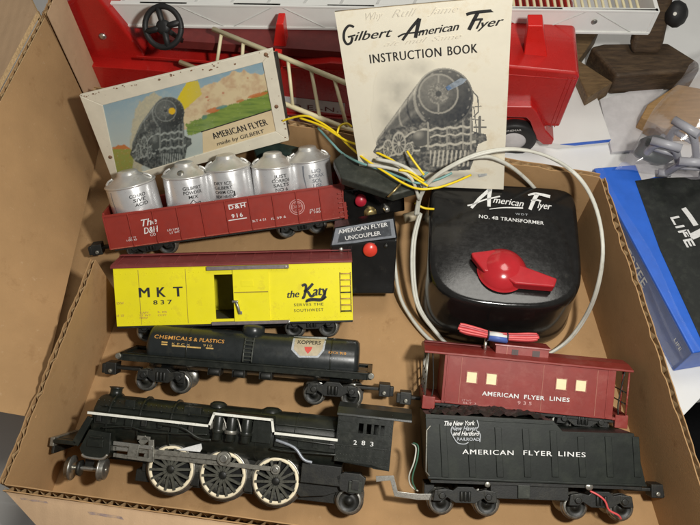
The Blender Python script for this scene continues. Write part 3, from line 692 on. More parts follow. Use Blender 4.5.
for k in range(16):
    x = xf+.8+k*(xend-xf-1.2)/15
    if xs1-.2 < x < xs2+.2: continue
    hh = rd.uniform(.2, .6); b.box(x-rd.uniform(.12, .3), x+rd.uniform(.12, .3), -2.2, -1.3, zrun-.35-hh, zrun-.25, 'black_paint' if k % 3 else 'black_dull')
b.tube([(xf+1.2, -2.2, zrun-1.0), (xf+3.0, -2.22, zrun-.75), (xf+4.6, -2.2, zrun-.95), (xs1, -2.15, zrun-.7)], .08, 'black_paint', 6); b.tube([(xs2, -2.2, zrun-1.15), (xs2+1.2, -2.22, zrun-1.2), (xend, -2.2, zrun-1.1)], .09, 'black_paint', 6)
for x in (xs1+.9, xs1+1.9): b.tube([(x, -2.1, zhi-.3), (x+.2, -2.2, zhi-.6), (x+.5, -2.2, zrun-.6)], .06, 'grey_metal', 6)
b.build('pump', lo, .03)
# frame between the wheels
b = MB(); b.box(wheelx[0]-2.2, wheelx[2]+3.2, -.85, .85, 1.2, zrun-.7, 'black_dull'); b.box(wheelx[0]-4.6, wheelx[0]-2.2, -.9, .9, 2.6, zrun-1.2, 'black_dull')
b.box(wheelx[0]-1.6, wheelx[2]+1.8, -1.25, 1.25, 3.2, zrun-.9, 'black_dull')
for x in (wheelx[0]+1.7, wheelx[1]+1.8): b.box(x-.3, x+.3, -1.2, 1.2, .7, 1.6, 'black_dull')
b.box(wheelx[0]-2.6, wheelx[2]+4.2, -.80, .80, .5, 1.3, 'black_dull'); b.box(wheelx[2]+1.7, wheelx[2]+4.4, -1.9, 1.5, 1.9, 3.2, 'black_dull')
b.build('chassis', lo, .04)
b = MB(); b.slab([(*(lambda q: (q[0], -1.66, q[1]))(SX(176, 450, -1.66)),), (*(lambda q: (q[0], -1.66, q[1]))(SX(201, 443.5, -1.66)),), (*(lambda q: (q[0], -1.66, q[1]))(SX(202, 448.5, -1.66)),), (*(lambda q: (q[0], -1.66, q[1]))(SX(200, 452, -1.66)),)], (0, .08, 0), 'white_ink'); b.build('bracket', lo, .01)
# driving wheels
def driver(x, s):
    b = MB(); y = s*wy; r = wr
    b.lathe([(r*.90, .05), (r*.96, 0), (r*.985, .06), (r*.985, .36), (r*1.1, .38), (r*1.1, .50), (r*.3, .50)], (x, y, wr), (0, -s, 0), 'wheel_metal', 48, False)
    b.lathe([(.34, -.02), (.30, -.10), (.001, -.10)], (x, y, wr), (0, -s, 0), 'black_dull', 20, False)
    b.lathe([(.34, -.02), (.34, .3)], (x, y, wr), (0, -s, 0), 'black_dull', 20, False)
    b.lathe([(r*.86, .26), (.2, .26)], (x, y, wr), (0, -s, 0), 'cab_slot', 32, False)
    for k in range(14):
        a = k*2*math.pi/14+.1; c, sn = math.cos(a), math.sin(a); p0 = Vector((x+c*.28, y, wr+sn*.28)); p1 = Vector((x+c*r*.84, y, wr+sn*r*.84)); side = Vector((-sn, 0, c))*.075
        b.slab([p0-side*1.3, p1-side, p1+side, p0+side*1.3], (0, -s*-.2, 0), 'black_paint')
    aw = [(x+r*.82*math.cos(t), wr+r*.82*math.sin(t)) for t in [R(205+q*13) for q in range(10)]]
    b.prism(aw, y-.0*s, y+s*-.2, 'black_dull')
    o = b.build('drive_wheel', lo)
    b = MB(); b.lathe([(r*.79, .0), (r*.81, -.06), (r*.915, -.06), (r*.93, .0), (r*.86, .06), (r*.79, .0)], (x, y, wr), (0, -s, 0), 'wheel_cream', 56, False); b.build('rim', o)
for x in wheelx:
    for s in (-1, 1): driver(x, s)
def XZ(px, py, y): q = fr.S((px, py), y); return Vector((q[0], y, q[1]))
# rods
b = MB(); y = -1.78
p0, p1 = XZ(112, 448, y), XZ(224, 458.5, y); p2, p3 = XZ(148, 456, y+.12), XZ(275.5, 469.5, y+.12)
def bar(mb, a, c, half, th, m):
    d = (c-a).normalized(); n = Vector((-d.z, 0, d.x))*half
    mb.slab([a-n, c-n, c+n, a+n], (0, th, 0), m)
bar(b, p0, p1, .17, .10, 'grey_metal'); b.cyl(p1+Vector((0, .12, 0)), p1-Vector((0, .14, 0)), .50, 'grey_metal', .46, 26); b.cyl(p1-Vector((0, .14, 0)), p1-Vector((0, .2, 0)), .30, 'wheel_metal', .24, 20)
b.build('main_rod', lo, .02)
b = MB(); bar(b, p2, p3, .15, .09, 'grey_metal'); 
b.cyl(p3+Vector((0, .1, 0)), p3-Vector((0, .1, 0)), .36, 'grey_metal', .32, 22); b.cyl(p2+Vector((0, .1, 0)), p2-Vector((0, .08, 0)), .30, 'grey_metal', .27, 20); b.cyl(p3-Vector((0, .1, 0)), p3-Vector((0, .18, 0)), .18, 'wheel_metal')
b.build('side_rod', lo, .02)
b = MB()
g0, g1 = XZ(113, 443, -2.0), XZ(152, 448, -2.0); bar(b, g0, g1, .13, .2, 'bright_metal'); g2, g3 = XZ(113, 455, -2.0), XZ(152, 460.5, -2.0); bar(b, g2, g3, .13, .2, 'grey_metal')
c0, c1 = XZ(128, 450, -2.06), XZ(138, 451.5, -2.06); bar(b, c0, c1, .42, .3, 'grey_metal'); bar(b, XZ(116, 448.5, -1.95), XZ(128, 450, -1.95), .12, .2, 'bright_metal'); bar(b, XZ(140, 444, -2.05), XZ(147, 438, -2.05), .22, .15, 'grey_metal'); bar(b, XZ(137, 437.5, -2.05), XZ(150, 439, -2.05), .14, .15, 'grey_metal'); bar(b, XZ(151, 440, -1.95), XZ(151, 462, -1.95), .18, .25, 'grey_metal')
b.build('crosshead_guide', lo, .02)
# cylinder block
q0, q1 = XZ(82, 430, -2.3), XZ(109, 459, -2.3)
b = MB(); cx0, cx1 = q0.x, q1.x; cz1, cz0 = q0.z, q1.z
for s in (-1, 1):
    b.prism([(cx0, cz0+.5), (cx0+.3, cz0), (cx1-.15, cz0), (cx1, cz0+.4), (cx1-.1, cz1), (cx0+.5, cz1+.1)], s*2.35, s*.8, 'black_paint')
    b.box(cx0+.5, cx1-.5, min(s*2.35, s*2.45), max(s*2.35, s*2.45), cz0+.7, cz0+1.2, 'black_paint'); b.box(cx0+.65, cx1-.55, min(s*2.35, s*2.5), max(s*2.35, s*2.5), cz0+1.3, cz1-.3, 'black_paint')
    b.tube([(cx0+.25, s*2.37, cz0+.12), (cx0+.6, s*2.45, cz0-.02), (cx1-.45, s*2.45, cz0-.02), (cx1-.12, s*2.4, cz0+.3)], .10, 'bright_metal' if s < 0 else 'black_paint', 8)
b.build('cylinder_block', lo, .06)
# front deck, steps and pilot
b = MB(); n0 = XZ(52, 441, -2.0); n1 = XZ(73, 442.5, -2.0); n2 = XZ(88, 416, -2.0)
for s in (-1, 1):
    b.slab([(n1.x-.1, s*2.0, n1.z+.05), (n1.x+.35, s*2.0, n1.z-.25), (n2.x+.35, s*2.0, n2.z-.15), (n2.x-.05, s*2.0, n2.z)], (0, -s*.3, 0), 'black_paint')
    b.box(n0.x, n1.x+.2, min(s*2.0, s*1.5), max(s*2.0, s*1.5), n1.z-.2, n1.z+.1, 'black_paint')
b.box(n0.x-.15, n0.x+.15, -2.0, 2.0, n0.z-.35, n0.z+.25, 'grey_metal')
b.box(n0.x, cx0+.5, -1.4, 1.4, n1.z-.1, n1.z+.12, 'black_paint')
b.box(n0.x-.1, n0.x+.1, -1.7, 1.7, n0.z-.9, n0.z-.35, 'black_dull')
b.slab([(n1.x, -1.2, n1.z+.1), (n1.x, 1.2, n1.z+.1), (n2.x, 1.2, n2.z), (n2.x, -1.2, n2.z)], (.2, 0, -.1), 'black_dull')
b.build('pilot', lo, .04)
# leading truck, swung round so that its axle lies along the engine
b = MB(); yy = -1.7; pz = XZ(88, 468, yy)
b.cyl((XZ(66, 467, yy)), (XZ(107, 470, yy)), .16, 'bright_metal', None, 14); b.box(pz.x-.35, pz.x+.3, yy+.2, .4, pz.z-.15, pz.z+.7, 'black_dull'); b.box(pz.x-.5, wheelx[0]-1.2, -.4, .4, pz.z+.5, pz.z+.75, 'black_dull')
lt = b.build('leading_truck', lo, .03)
for px, py, fc in ((70, 467.5, -1), (103.5, 469, 1)):
    c = XZ(px, py, yy); b = MB(); ax = Vector((fc, 0, 0))
    b.lathe([(.2, -.2), (.62, -.18), (.72, -.16), (.72, .08), (.84, .10), (.84, .22), (.3, .24), (.2, .22)][::1], c, -ax, 'wheel_metal', 28); b.build('wheel', lt)
c = XZ(80, 468, yy); b = MB(); b.lathe([(.2, -.12), (.5, -.1), (.55, .1), (.2, .12)], c, (1, 0, 0), 'black_dull', 20); b.build('hub', lt)
# trailing truck and drawbar
b = MB(); e0 = XZ(300, 490, -1.5); e1 = XZ(356, 487, -1.75)
b.slab([XZ(290, 487, -1.4), XZ(300, 480, -1.4), XZ(333, 478, -1.4), XZ(345, 474, -1.4), XZ(345, 490, -1.4), XZ(325, 496, -1.4), XZ(300, 497, -1.4)], (0, .3, 0), 'black_dull')
b.slab([XZ(336, 476, -1.9), XZ(344, 472.5, -1.9), XZ(360, 474, -1.9), XZ(366, 479, -1.9), XZ(363, 492, -1.9), XZ(352, 495, -1.9), XZ(340, 490, -1.9)], (0, .5, 0), 'black_dull')
b.box(e1.x-.5, e1.x+.4, -2.05, -1.9, e1.z-.35, e1.z+.4, 'olive_metal'); b.box(e1.x-.3, e1.x+.2, -2.12, -2.05, e1.z-.15, e1.z+.5, 'black_dull'); b.box(e1.x-.5, e1.x+.3, -1.5, 1.9, e1.z-.3, e1.z+.3, 'black_dull')
tt = b.build('trailing_truck', lo, .06)
for s in (-1, 1):
    for dx in (0,):
        b = MB(); wheel_mesh(b, e1.x-.2+dx-.2, s*1.32, .9, .88, s); b.build('wheel', tt)
b = MB(); pts = [XZ(376, 479, -1.0), XZ(392, 478, -1.0), XZ(396, 494, -1.1), XZ(418, 497, -1.1), XZ(440, 497, -1.1)]
v = []
for i, p in enumerate(pts):
    d = (pts[min(i+1, 4)]-pts[max(i-1, 0)]).normalized(); n = Vector((-d.z, 0, d.x))*.2
    v += [p-n, p+n, p+n+Vector((0, .1, 0)), p-n+Vector((0, .1, 0))]
f = [(4*i+j, 4*i+(j+1) % 4, 4*i+4+(j+1) % 4, 4*i+4+j) for i in range(4) for j in range(4)]+[(0, 1, 2, 3), (19, 18, 17, 16)]
b.add(v, f, 'bright_metal'); b.build('drawbar', lo, .015)
# cab
ct = fr.S((372, 418.5), -2.2)[1]; cb = fr.S((372, 465), -2.2)[1]; cw = 2.2
b = MB(); holes = [(358.5, 363.0), (366.6, 371.0), (373.8, 378.0), (380.6, 384.0)]
zw0, zw1 = fr.S((371, 434.5), -cw)[1], fr.S((371, 424.5), -cw)[1]
xs_ = [xc0]+[fr.S((p, 430+(p-358)*.09), -cw)[0] for hh in holes for p in hh]+[xcab]
for i in range(0, len(xs_)-1, 2): b.box(xs_[i], xs_[i+1], -cw, -cw+.15, zw0, zw1, 'black_paint')
b.box(xc0, xcab, -cw, -cw+.15, zw1, ct, 'black_paint'); b.box(xc0, xcab, -cw, -cw+.15, cb, zw0, 'black_paint')
b.box(xc0, xcab, cw-.15, cw, cb, ct, 'black_paint'); b.box(xc0, xc0+.2, -cw+.15, cw-.15, cb, ct, 'black_paint'); b.box(xc0+.2, xcab-.6, -cw+.15, cw-.15, cb, cb+.2, 'black_paint'); b.box(xc0+1.1, xc0+1.25, -cw+.15, cw-.15, cb+.2, ct, 'cab_slot')
b.box(xc0, xcab, -cw-.04, -cw, zw0-.95, zw0-.88, 'black_paint')
for i in range(18):
    x = xc0+.2+i*(xcab-xc0-.4)/17
    for z in (cb+.18, cb+.5, cb+.98): b.cyl((x, -cw, z), (x, -cw-.035, z), .045, 'black_paint', .02, 6)
for i in range(9):
    for x in (xc0+.12, xcab-.12): z = zw0-.2+i*.2; b.cyl((x, -cw, z), (x, -cw-.035, z), .045, 'black_paint', .02, 6)
b.slab([(xc0+.2, -cw, cb+.0), (xcab-1.3, -cw, cb+.0), (xcab-1.1, -cw, cb-.25), (xcab, -cw, cb-.3), (xcab, -cw, cb)], (0, .15, 0), 'black_paint')
cab = b.build('cab', lo, .02)
b = MB(); xr1 = fr.S((412, 422), -cw)[0]; rv = [(-cw-.12, ct+.0), (-cw-.10, ct+.16), (-1.5, ct+.52), (0, ct+.7), (1.5, ct+.52), (cw+.10, ct+.16), (cw+.12, ct), (0, ct+.3)]
b.rings([[(x, y, z) for y, z in rv] for x in (xc0-.1, xr1)], 'black_paint', smooth=False); b.build('roof', cab, .03)
ink = Ink(fr, -cw-.02)
for ch, a, c in (('2', (353.4, 444.6), (356.6, 444.9)), ('8', (361.4, 445), (365, 445.3)), ('3', (370, 446.2), (373.2, 446.5))): ink.word(ch, a, c, 4.6, 'white_ink', bold=.03)
ink.build('lettering', lo)

# ------------------------------------------------------------------ tender
w_ = 2.3; zb = 2.5
fr = car_frame((428, 479), (646.5, 486.5), 66, w_, zb)
td = empty('tender', fr, 'black toy coal tender with white lettering and a red wire over one truck', 'toy tender')
h = fr.L/2; S_ = lambda px, py: fr.S((px, py), -w_)
pt = [S_(428, 479), S_(425.5, 414), S_(553, 420.5), S_(563, 431.5), S_(634, 433.5), S_(646.5, 486.5)]
b = MB(); b.prism(pt, -w_, w_, 'tender_black')
for i in range(8):
    px = 444+i*27.5; xt, z1 = S_(px-1.2, 424+i*1.6 if px < 560 else 436.5); xb, z0 = S_(px+1.2, 477)
    b.slab([(xb-.22, -w_-.0, z0), (xb+.22, -w_-.0, z0), (xt+.22, -w_-.0, z1), (xt-.22, -w_-.0, z1)], (0, -.10, 0), 'tender_black')
xa, za = pt[1]; xb, zb2 = pt[2]
b.obox((xa, -w_, za-.28), (xb-xa, 0, zb2-za), (0, -.05, 0), (0, 0, .08), 'tender_black')
b.obox((pt[0][0], -w_, pt[0][1]), (2*h, 0, 0), (0, -.08, 0), (0, 0, .14), 'tender_black')
b.build('body', td, .09, 3)
b = MB(); cm = []; nx = 30; ny = 12
z00 = za-.12
for i in range(nx+1):
    for j in range(ny+1):
        x = xa+.4+(xb-xa-.8)*i/nx; y = -w_+.3+(2*w_-.6)*j/ny; cm.append((x, y, z00+.35*math.sin(math.pi*i/nx)*math.sin(math.pi*j/ny)+random.uniform(0, .3)))
b.add(cm, [(i*(ny+1)+j, (i+1)*(ny+1)+j, (i+1)*(ny+1)+j+1, i*(ny+1)+j+1) for i in range(nx) for j in range(ny)], 'black_dull'); b.build('coal', td)
b = MB(); b.box(-h+.2, h-.2, -w_+.25, w_-.25, zb-.3, zb-.004, 'black_dull'); b.box(-3, 2.2, -w_+.4, w_-.4, zb-1.2, zb-.3, 'black_dull'); b.box(-1.2, -.4, -w_+.2, -w_+.5, zb-1.1, zb-.25, 'olive_metal')
q = S_(590, 487); b.lathe([(.28, 0), (.25, .12), (.001, .16)], (q[0], -w_+.22, q[1]), (0, -1, 0), 'bright_metal', 16); q = S_(488, 485); b.lathe([(.22, 0), (.18, .1), (.001, .12)], (q[0], -w_+.22, q[1]), (0, -1, 0), 'grey_metal', 14)
b.tube([(-h+.1, -w_, zb+.2), (-h-.15, -w_-.05, zb+.5), (-h-.15, -w_-.05, zb+3.2), (-h+.1, -w_, zb+3.5)], .06, 'grey_metal', 6, 0)
b.build('underframe', td, .03)
ink = Ink(fr, -w_-.125)
ink.word('AMERICAN', (462.5, 454), (513.5, 455.2), 4.9, 'white_ink', bold=.06, space=1.15); ink.word('FLYER', (523.5, 455), (552, 456.2), 4.9, 'white_ink', bold=.06, space=1.15); ink.word('LINES', (558.5, 456), (585.5, 457.2), 4.9, 'white_ink', bold=.06, space=1.15)
ink.word('The New York', (444.5, 425.6), (475, 425.2), 4.6, 'white_ink', shear=.35, bold=.02); ink.word('New Haven', (451, 430.4), (477, 430.4), 4.4, 'grey_ink', shear=.35, bold=.02); ink.word('and Hartford', (453, 435.4), (479.5, 435.6), 4.4, 'white_ink', shear=.35, bold=.02); ink.word('RAILROAD', (457, 440.4), (479.6, 440.8), 3, 'grey_ink', bold=.02)
ink.stroke([(452.5, 426), (451, 431), (453.5, 437), (458, 443), (465, 444), (468.5, 442)], .06, 'grey_ink'); ink.stroke([(477, 420), (478.5, 426), (476, 430), (480, 434), (479.8, 442)], .06, 'grey_ink')
ink.build('lettering', td)
t1 = truck(td, S_(466, 498)[0], r=.82, sp=3.1, up=.62, fy=2.0); t2 = truck(td, S_(603, 507)[0], r=.82, sp=3.1, up=.62, fy=2.0)
b = MB(); XY = lambda px, py, y: (lambda q: (q[0], y, q[1]))(fr.S((px, py), y))
b.tube([XY(590, 491, -2.05), XY(598, 495, -2.2), XY(605, 501, -2.25), XY(609, 510, -2.2), XY(618, 515, -2.1), XY(621, 519, -1.9)], .07, 'wire_red', 8); b.build('wire', td)
coupler(td, h-.15, 1, 1.9)
b = MB(); b.tube([XY(432, 497, -1.0), XY(440, 495, -1.0), XY(452, 500, -1.0)], .2, 'grey_metal', 8); b.box(-h-.1, -h+.6, -.8, .8, .9, 1.9, 'black_dull'); b.build('drawbar_pin', td, .03)
b = MB(); b.tube([XY(413, 443, -1.4), XY(418, 446, -1.7), XY(417.5, 458, -1.8), XY(413, 474, -1.7), XY(412.5, 482, -1.6), XY(416, 490, -1.4)], .06, 'wire_green', 8)
b.tube([XY(412, 443.5, -1.3), XY(416, 448, -1.6), XY(414, 462, -1.8), XY(409, 476, -1.7), XY(411, 486, -1.5), XY(418, 491, -1.3)], .05, 'cord_white', 8); b.build('wire_lead', td)

# ------------------------------------------------------------------ caboose
w_ = 2.25; zb = 1.45
fr = car_frame((441, 402.5), (612, 419.5), 60, w_, zb)
cb_ = empty('caboose', fr, 'maroon toy caboose with cream windows and a bundle of red wire on its cupola', 'toy caboose', 'toy railway cars in the cardboard box')
h = fr.L/2; S_ = lambda px, py, y=-w_: fr.S((px, py), y); zt = (S_(441, 356)[1]+S_(611, 368)[1])/2
xA, xB = S_(422, 404)[0], S_(628, 420)[0]
b = MB(); b.box(-h, h, -w_, w_, zb, zt, 'maroon_plastic')
b.box(-h, h, -w_-.05, -w_, zb, zb+.12, 'maroon_plastic')
for px in (459, 541.5, 596): x = S_(px, 395)[0]; b.box(x-.03, x+.03, -w_-.03, -w_, zb+.1, zt-.1, 'maroon_plastic')
for px in (446, 608): x = S_(px, 385)[0]; b.box(x-.06, x+.06, -w_-.05, -w_, zb, zt, 'maroon_plastic')
b.build('body', cb_, .03)
b = MB()
for s, xe in ((-1, xA), (1, xB)):
    b = MB(); b.box(min(s*h, xe), max(s*h, xe), -w_, w_, zb-.05, zb+.15, 'maroon_plastic'); b.box(min(xe, xe-s*.9), max(xe, xe-s*.9), -w_-.05, -w_+.4, zb-.55, zb+.35, 'maroon_plastic'); b.box(min(xe, xe-s*.2), max(xe, xe-s*.2), -w_, w_, zb-.4, zb+.4, 'maroon_plastic')
    b.build('platform', cb_, .04)
for s, xe in ((-1, xA), (1, xB)):
    b = MB(); xx = xe-s*.15
    for y in (-w_+.12, -.9, .9, w_-.12): b.tube([(xx, y, zb+.3), (xx, y, zt+.05)], .07, 'grey_metal' if s < 0 else 'maroon_plastic', 8)
    for z in (1.1, 1.9): b.tube([(xx, -w_+.12, zb+z), (xx, w_-.12, zb+z)], .05, 'black_dull', 6)
    b.tube([(xx-s*.5, -w_+.15, zb+.3), (xx-s*.55, -w_+.2, zb+1.3), (xx-s*.3, -w_+.15, zt)], .05, 'black_dull', 6)
    b.build('railing', cb_)
b = MB(); rv = [(-w_-.16, zt+.004), (-w_-.16, zt+.14), (-1.3, zt+.42), (0, zt+.55), (1.3, zt+.42), (w_+.16, zt+.14), (w_+.16, zt+.004)]
b.rings([[(x, y, z) for y, z in rv] for x in (xA-.15, xB+.05)], 'maroon_plastic', smooth=False); b.box(xA-.1, S_(494, 350)[0], -.35, .35, zt+.56, zt+.64, 'maroon_roof')
x = S_(488, 352)[0]; b.build('roof', cb_, .03)
b = MB(); x = S_(487.5, 352)[0]; b.cyl((x, -1.0, zt+.3), (x, -1.0, zt+1.3), .12, 'bright_metal', None, 12); b.build('chimney', cb_)
cy = 1.55; c0 = S_(495, 358, -cy)[0]; c1 = S_(548, 363, -cy)[0]; cz = S_(520, 347.5, -cy)[1]
b = MB(); b.box(c0, c1, -cy, cy, zt+.2, cz, 'maroon_plastic'); b.box(c0+.75, c0+.85, -cy-.04, -cy, zt+.3, cz, 'maroon_plastic')
rv = [(-cy-.12, cz+.004), (-cy-.1, cz+.12), (0, cz+.3), (cy+.1, cz+.12), (cy+.12, cz+.004)]; b.rings([[(x, y, z) for y, z in rv] for x in (c0-.1, c1+.1)], 'maroon_plastic', smooth=False)
cup = b.build('cupola', cb_, .03)
for px0, px1, py0, py1 in ((511.5, 518.5, 350, 355.5), (532, 540, 351.5, 357)):
    a = S_(px0, py1, -cy); c = S_(px1, py0, -cy); b = MB(); b.box(a[0], c[0], -cy-.03, -cy-.005, a[1], c[1], 'window_dark'); b.box(a[0]-.05, c[0]+.05, -cy-.06, -cy-.01, a[1]-.08, a[1], 'maroon_plastic'); b.build('window', cup)
for px, py in ((471.8, 377.4), (491.5, 379.2), (561.2, 384.2), (580.8, 385.8)):
    a = S_(px-5.4, py+4.7); c = S_(px+5.4, py-4.9); b = MB()
    b.box(a[0], c[0], -w_-.015, -w_+.02, a[1], c[1], 'cream_glass')
    for q in ((a[0]-.07, a[0], a[1]-.07, c[1]+.07), (c[0], c[0]+.07, a[1]-.07, c[1]+.07), (a[0], c[0], a[1]-.07, a[1]), (a[0], c[0], c[1], c[1]+.07)): b.box(q[0], q[1], -w_-.06, -w_+.02, q[2], q[3], 'maroon_plastic')
    b.build('window', cb_)
ink = Ink(fr, -w_-.055)
ink.word('AMERICAN', (482, 395.2), (518.5, 398.4), 4.4, 'white_ink', bold=.02, space=1.1); ink.word('FLYER', (524, 398.9), (544.5, 400.2), 4.3, 'white_ink', bold=.02, space=1.1); ink.word('LINES', (549.5, 400.4), (569.5, 402), 4.3, 'white_ink', bold=.02, space=1.1)
ink.word('935', (517.5, 404.2), (531.5, 405.2), 3.4, 'pink_ink', bold=.02, space=1.7); ink.word('LT WT', (462, 401), (471, 401.8), 2, 'pink_ink'); ink.word('BLT 3', (463, 403.6), (476, 404.6), 2, 'pink_ink')
ink.build('lettering', cb_)
b = MB(); b.box(xA+.3, xB-.3, -w_+.3, w_-.3, zb-.3, zb-.06, 'black_dull'); b.build('underframe', cb_, .03)
truck(cb_, -h+1.9, up=.4); truck(cb_, h-1.9, up=.4); coupler(cb_, xA+.5, -1, 1.2)
# bundle of red wire on the cupola
def CW(px, py, y): q = fr.S((px, py), y); return fr.W(q[0], y, q[1])
cen = CW(500, 336, -1.2)
wb = MB(); strands = []
for k in range(9):
    a = k*2*math.pi/9; dy = math.cos(a)*2.3; dz = math.sin(a)*.30
    for rr, yo in ((1.0, -1.5),):
        wb.tube([CW(457.5+abs(dy)*1.2, 327.5+dy*1.5, yo+dz), CW(466, 329.2+dy*1.8, yo+dz), CW(480, 332.5+dy*1.5, yo+dz), CW(493, 335.5+dy*1.1, yo+dz*.7), CW(512, 337+dy*1.2, yo+dz), CW(528, 337.3+dy*1.5, yo+dz), CW(539.5-abs(dy)*1.2, 337+dy*1.2, yo+dz)], .11, 'wire_red' if k % 3 else 'wire_red_dark', 8)
o = tag(wb.build('wire_bundle', None, origin=cen), 'bundle of red wire tied in the middle with a white and blue band', 'wire bundle')
wb = MB()
p, q = CW(488, 335, -1.5), CW(507, 337.6, -1.5); d = (q-p).normalized()
rs = []
for k in range(2):
    c = p.lerp(q, k); rs.append([c+fr.Z*math.sin(a)*.31+fr.Y*math.cos(a)*.42 for a in [i*2*math.pi/16 for i in range(16)]])
wb.rings(rs, 'wire_white'); wb.rings([[v_-fr.Z*.11-fr.Y*.04 for v_ in r_] for r_ in rs], 'tag_blue'); 
for k in (0, 1): c = p.lerp(q, k); wb.tube([c+fr.Z*math.sin(a)*.34+fr.Y*math.cos(a)*.45 for a in [i*2*math.pi/14 for i in range(15)]], .06, 'wire_black', 6, 0)
bb = wb.build('band', o); 
bb.data.transform(Matrix.Translation(-cen*CM))

# ------------------------------------------------------------------ transformer
HT = 6.2
TL_, TR_, FLt, FRt = P(431, 181, HT), P(579, 190, HT), P(427, 291, HT), P(582, 302, HT)
ax = (TR_-TL_+FRt-FLt).normalized(); ay = Vector((-ax.y, ax.x, 0)); ctr = (TL_+TR_+FLt+FRt)/4; ctr.z = 0
tf = Frame(ctr, ax, ay, Vector((0, 0, 1)))
tr_ = empty('transformer', tf, 'black toy train transformer with rounded front and a red control knob', 'transformer')
def toloc(p): d = p-ctr; return d.dot(ax), d.dot(ay)
bl, brr, fl_, fr_ = map(toloc, (TL_, TR_, FLt, FRt))
hx = (brr[0]-bl[0]+fr_[0]-fl_[0])/4; yb = (bl[1]+brr[1])/2; yf = (fl_[1]+fr_[1])/2
def plan(n=96, grow=0.0):
    """rounded rectangle with a bowed front"""
    pts = []
    for i in range(n):
        a = 2*math.pi*i/n; c, s = math.cos(a), math.sin(a); e = 2/9 if s > 0 else 2/4.6
        x = math.copysign(abs(c)**e, c)*hx; y = math.copysign(abs(s)**e, s)
        y = y*yb if y > 0 else y*-yf
        if y < 0: y -= .75*max(0, 1-(x/hx)**2)*(-y/-yf)*1.0*(-1 if yf > 0 else 1)
        pts.append((x, y))
    return pts
PL = plan()
def sec(z, k, off=0.0): return [Vector((x*k, y*k, z+off*(y*k/yb))) for x, y in PL]
b = MB()
rs = [sec(.0, 1.085), sec(.5, 1.09), sec(1.0, 1.07), sec(HT-1.1, 1.012, .12), sec(HT-.42, 1.003, .18), sec(HT-.2, .993, .2), sec(HT-.07, .975, .2), sec(HT-.02, .955, .2), sec(HT, .92, .2), sec(HT+.04, .6, .2), sec(HT+.05, .3, .2), sec(HT+.05, .02, .2)]
b.rings(rs, 'black_plastic'); cs = b.build('case', tr_)
zp = lambda y: HT+.05+.2*y/yb
ZT = HT+.20
class FlatInk(Ink): pass
ff = Frame(ctr, ax, ay, Vector((0, 0, 1)))
ff.S = lambda p, y=0: tf.T(p, ZT)
ink = Ink(ff, 0, lambda x, y: (x, y, zp(y)+.03-ink.y))
W1 = 'white_ink'
ink.stroke([(467.5, 205.5), (474, 204), (484, 200), (500, 196.5)], .13, W1); ink.stroke([(471.5, 207.8), (479, 199), (490, 189.5)], [.22, .30], W1, 1); ink.stroke([(490, 189), (489, 197), (489, 206.5)], [.34, .26], W1, 1)
ink.word('merican', (493, 202.6), (523.5, 206.8), 8.2, W1, shear=.3, bold=.035)
ink.stroke([(528, 195.5), (536, 194), (550, 197)], [.14, .30], W1); ink.stroke([(537, 194.5), (533.5, 201), (530, 209.5)], [.34, .26], W1); ink.stroke([(531, 200.8), (537, 200.2), (541, 201.4)], .16, W1)
ink.word('lyer', (537.5, 208), (551.5, 209.8), 8.6, W1, shear=.3, bold=.035)
ink.stroke([(489.5, 209), (504, 207.6), (523, 208)], [.06, .14], W1)
ink.word('WDT', (515.5, 214.6), (528, 215.6), 2.4, 'grey_ink', space=1.3); ink.word('NO. 4B TRANSFORMER', (479, 217.5), (544, 224.4), 4.2, W1, bold=.012, space=1.08)
ink.build('lettering', tr_)
kc = tf.T((503, 268), HT+.4); zk = zp(kc[1])
b = MB(); b.lathe([(1.85, 0), (1.88, .12), (1.78, .35), (1.5, .75), (1.05, 1.05), (.55, 1.2), (.001, 1.24)], (kc[0], kc[1], zk-.02), (0, 0, 1), 'knob_red', 48)
pl = tf.T((471, 253), HT+.7); pr0 = tf.T((520, 266), HT+.7); pr1 = tf.T((556, 281), HT+.5); pr2 = tf.T((553, 290), HT+.4); pr3 = tf.T((514, 286), HT+.5)
pu = tf.T((494, 250), HT+.7); pd = tf.T((484, 272), HT+.7)
b.slab([(*pl, zk+.25), (pl[0]+.1, pl[1]-.35, zk+.25), (*pd, zk+.25), (kc[0], kc[1]-.6, zk+.25), (kc[0], kc[1]+.9, zk+.25), (*pu, zk+.25)], (0, 0, .62), 'knob_red')
b.slab([(kc[0], kc[1]+1.0, zk+.12), (*pr0, zk+.12), (*pr1, zk+.12), (*pr2, zk+.12), (*pr3, zk+.12), (kc[0], kc[1]-1.0, zk+.12)], (0, 0, .85), 'knob_red')
b.build('knob', tr_, .16, 4)

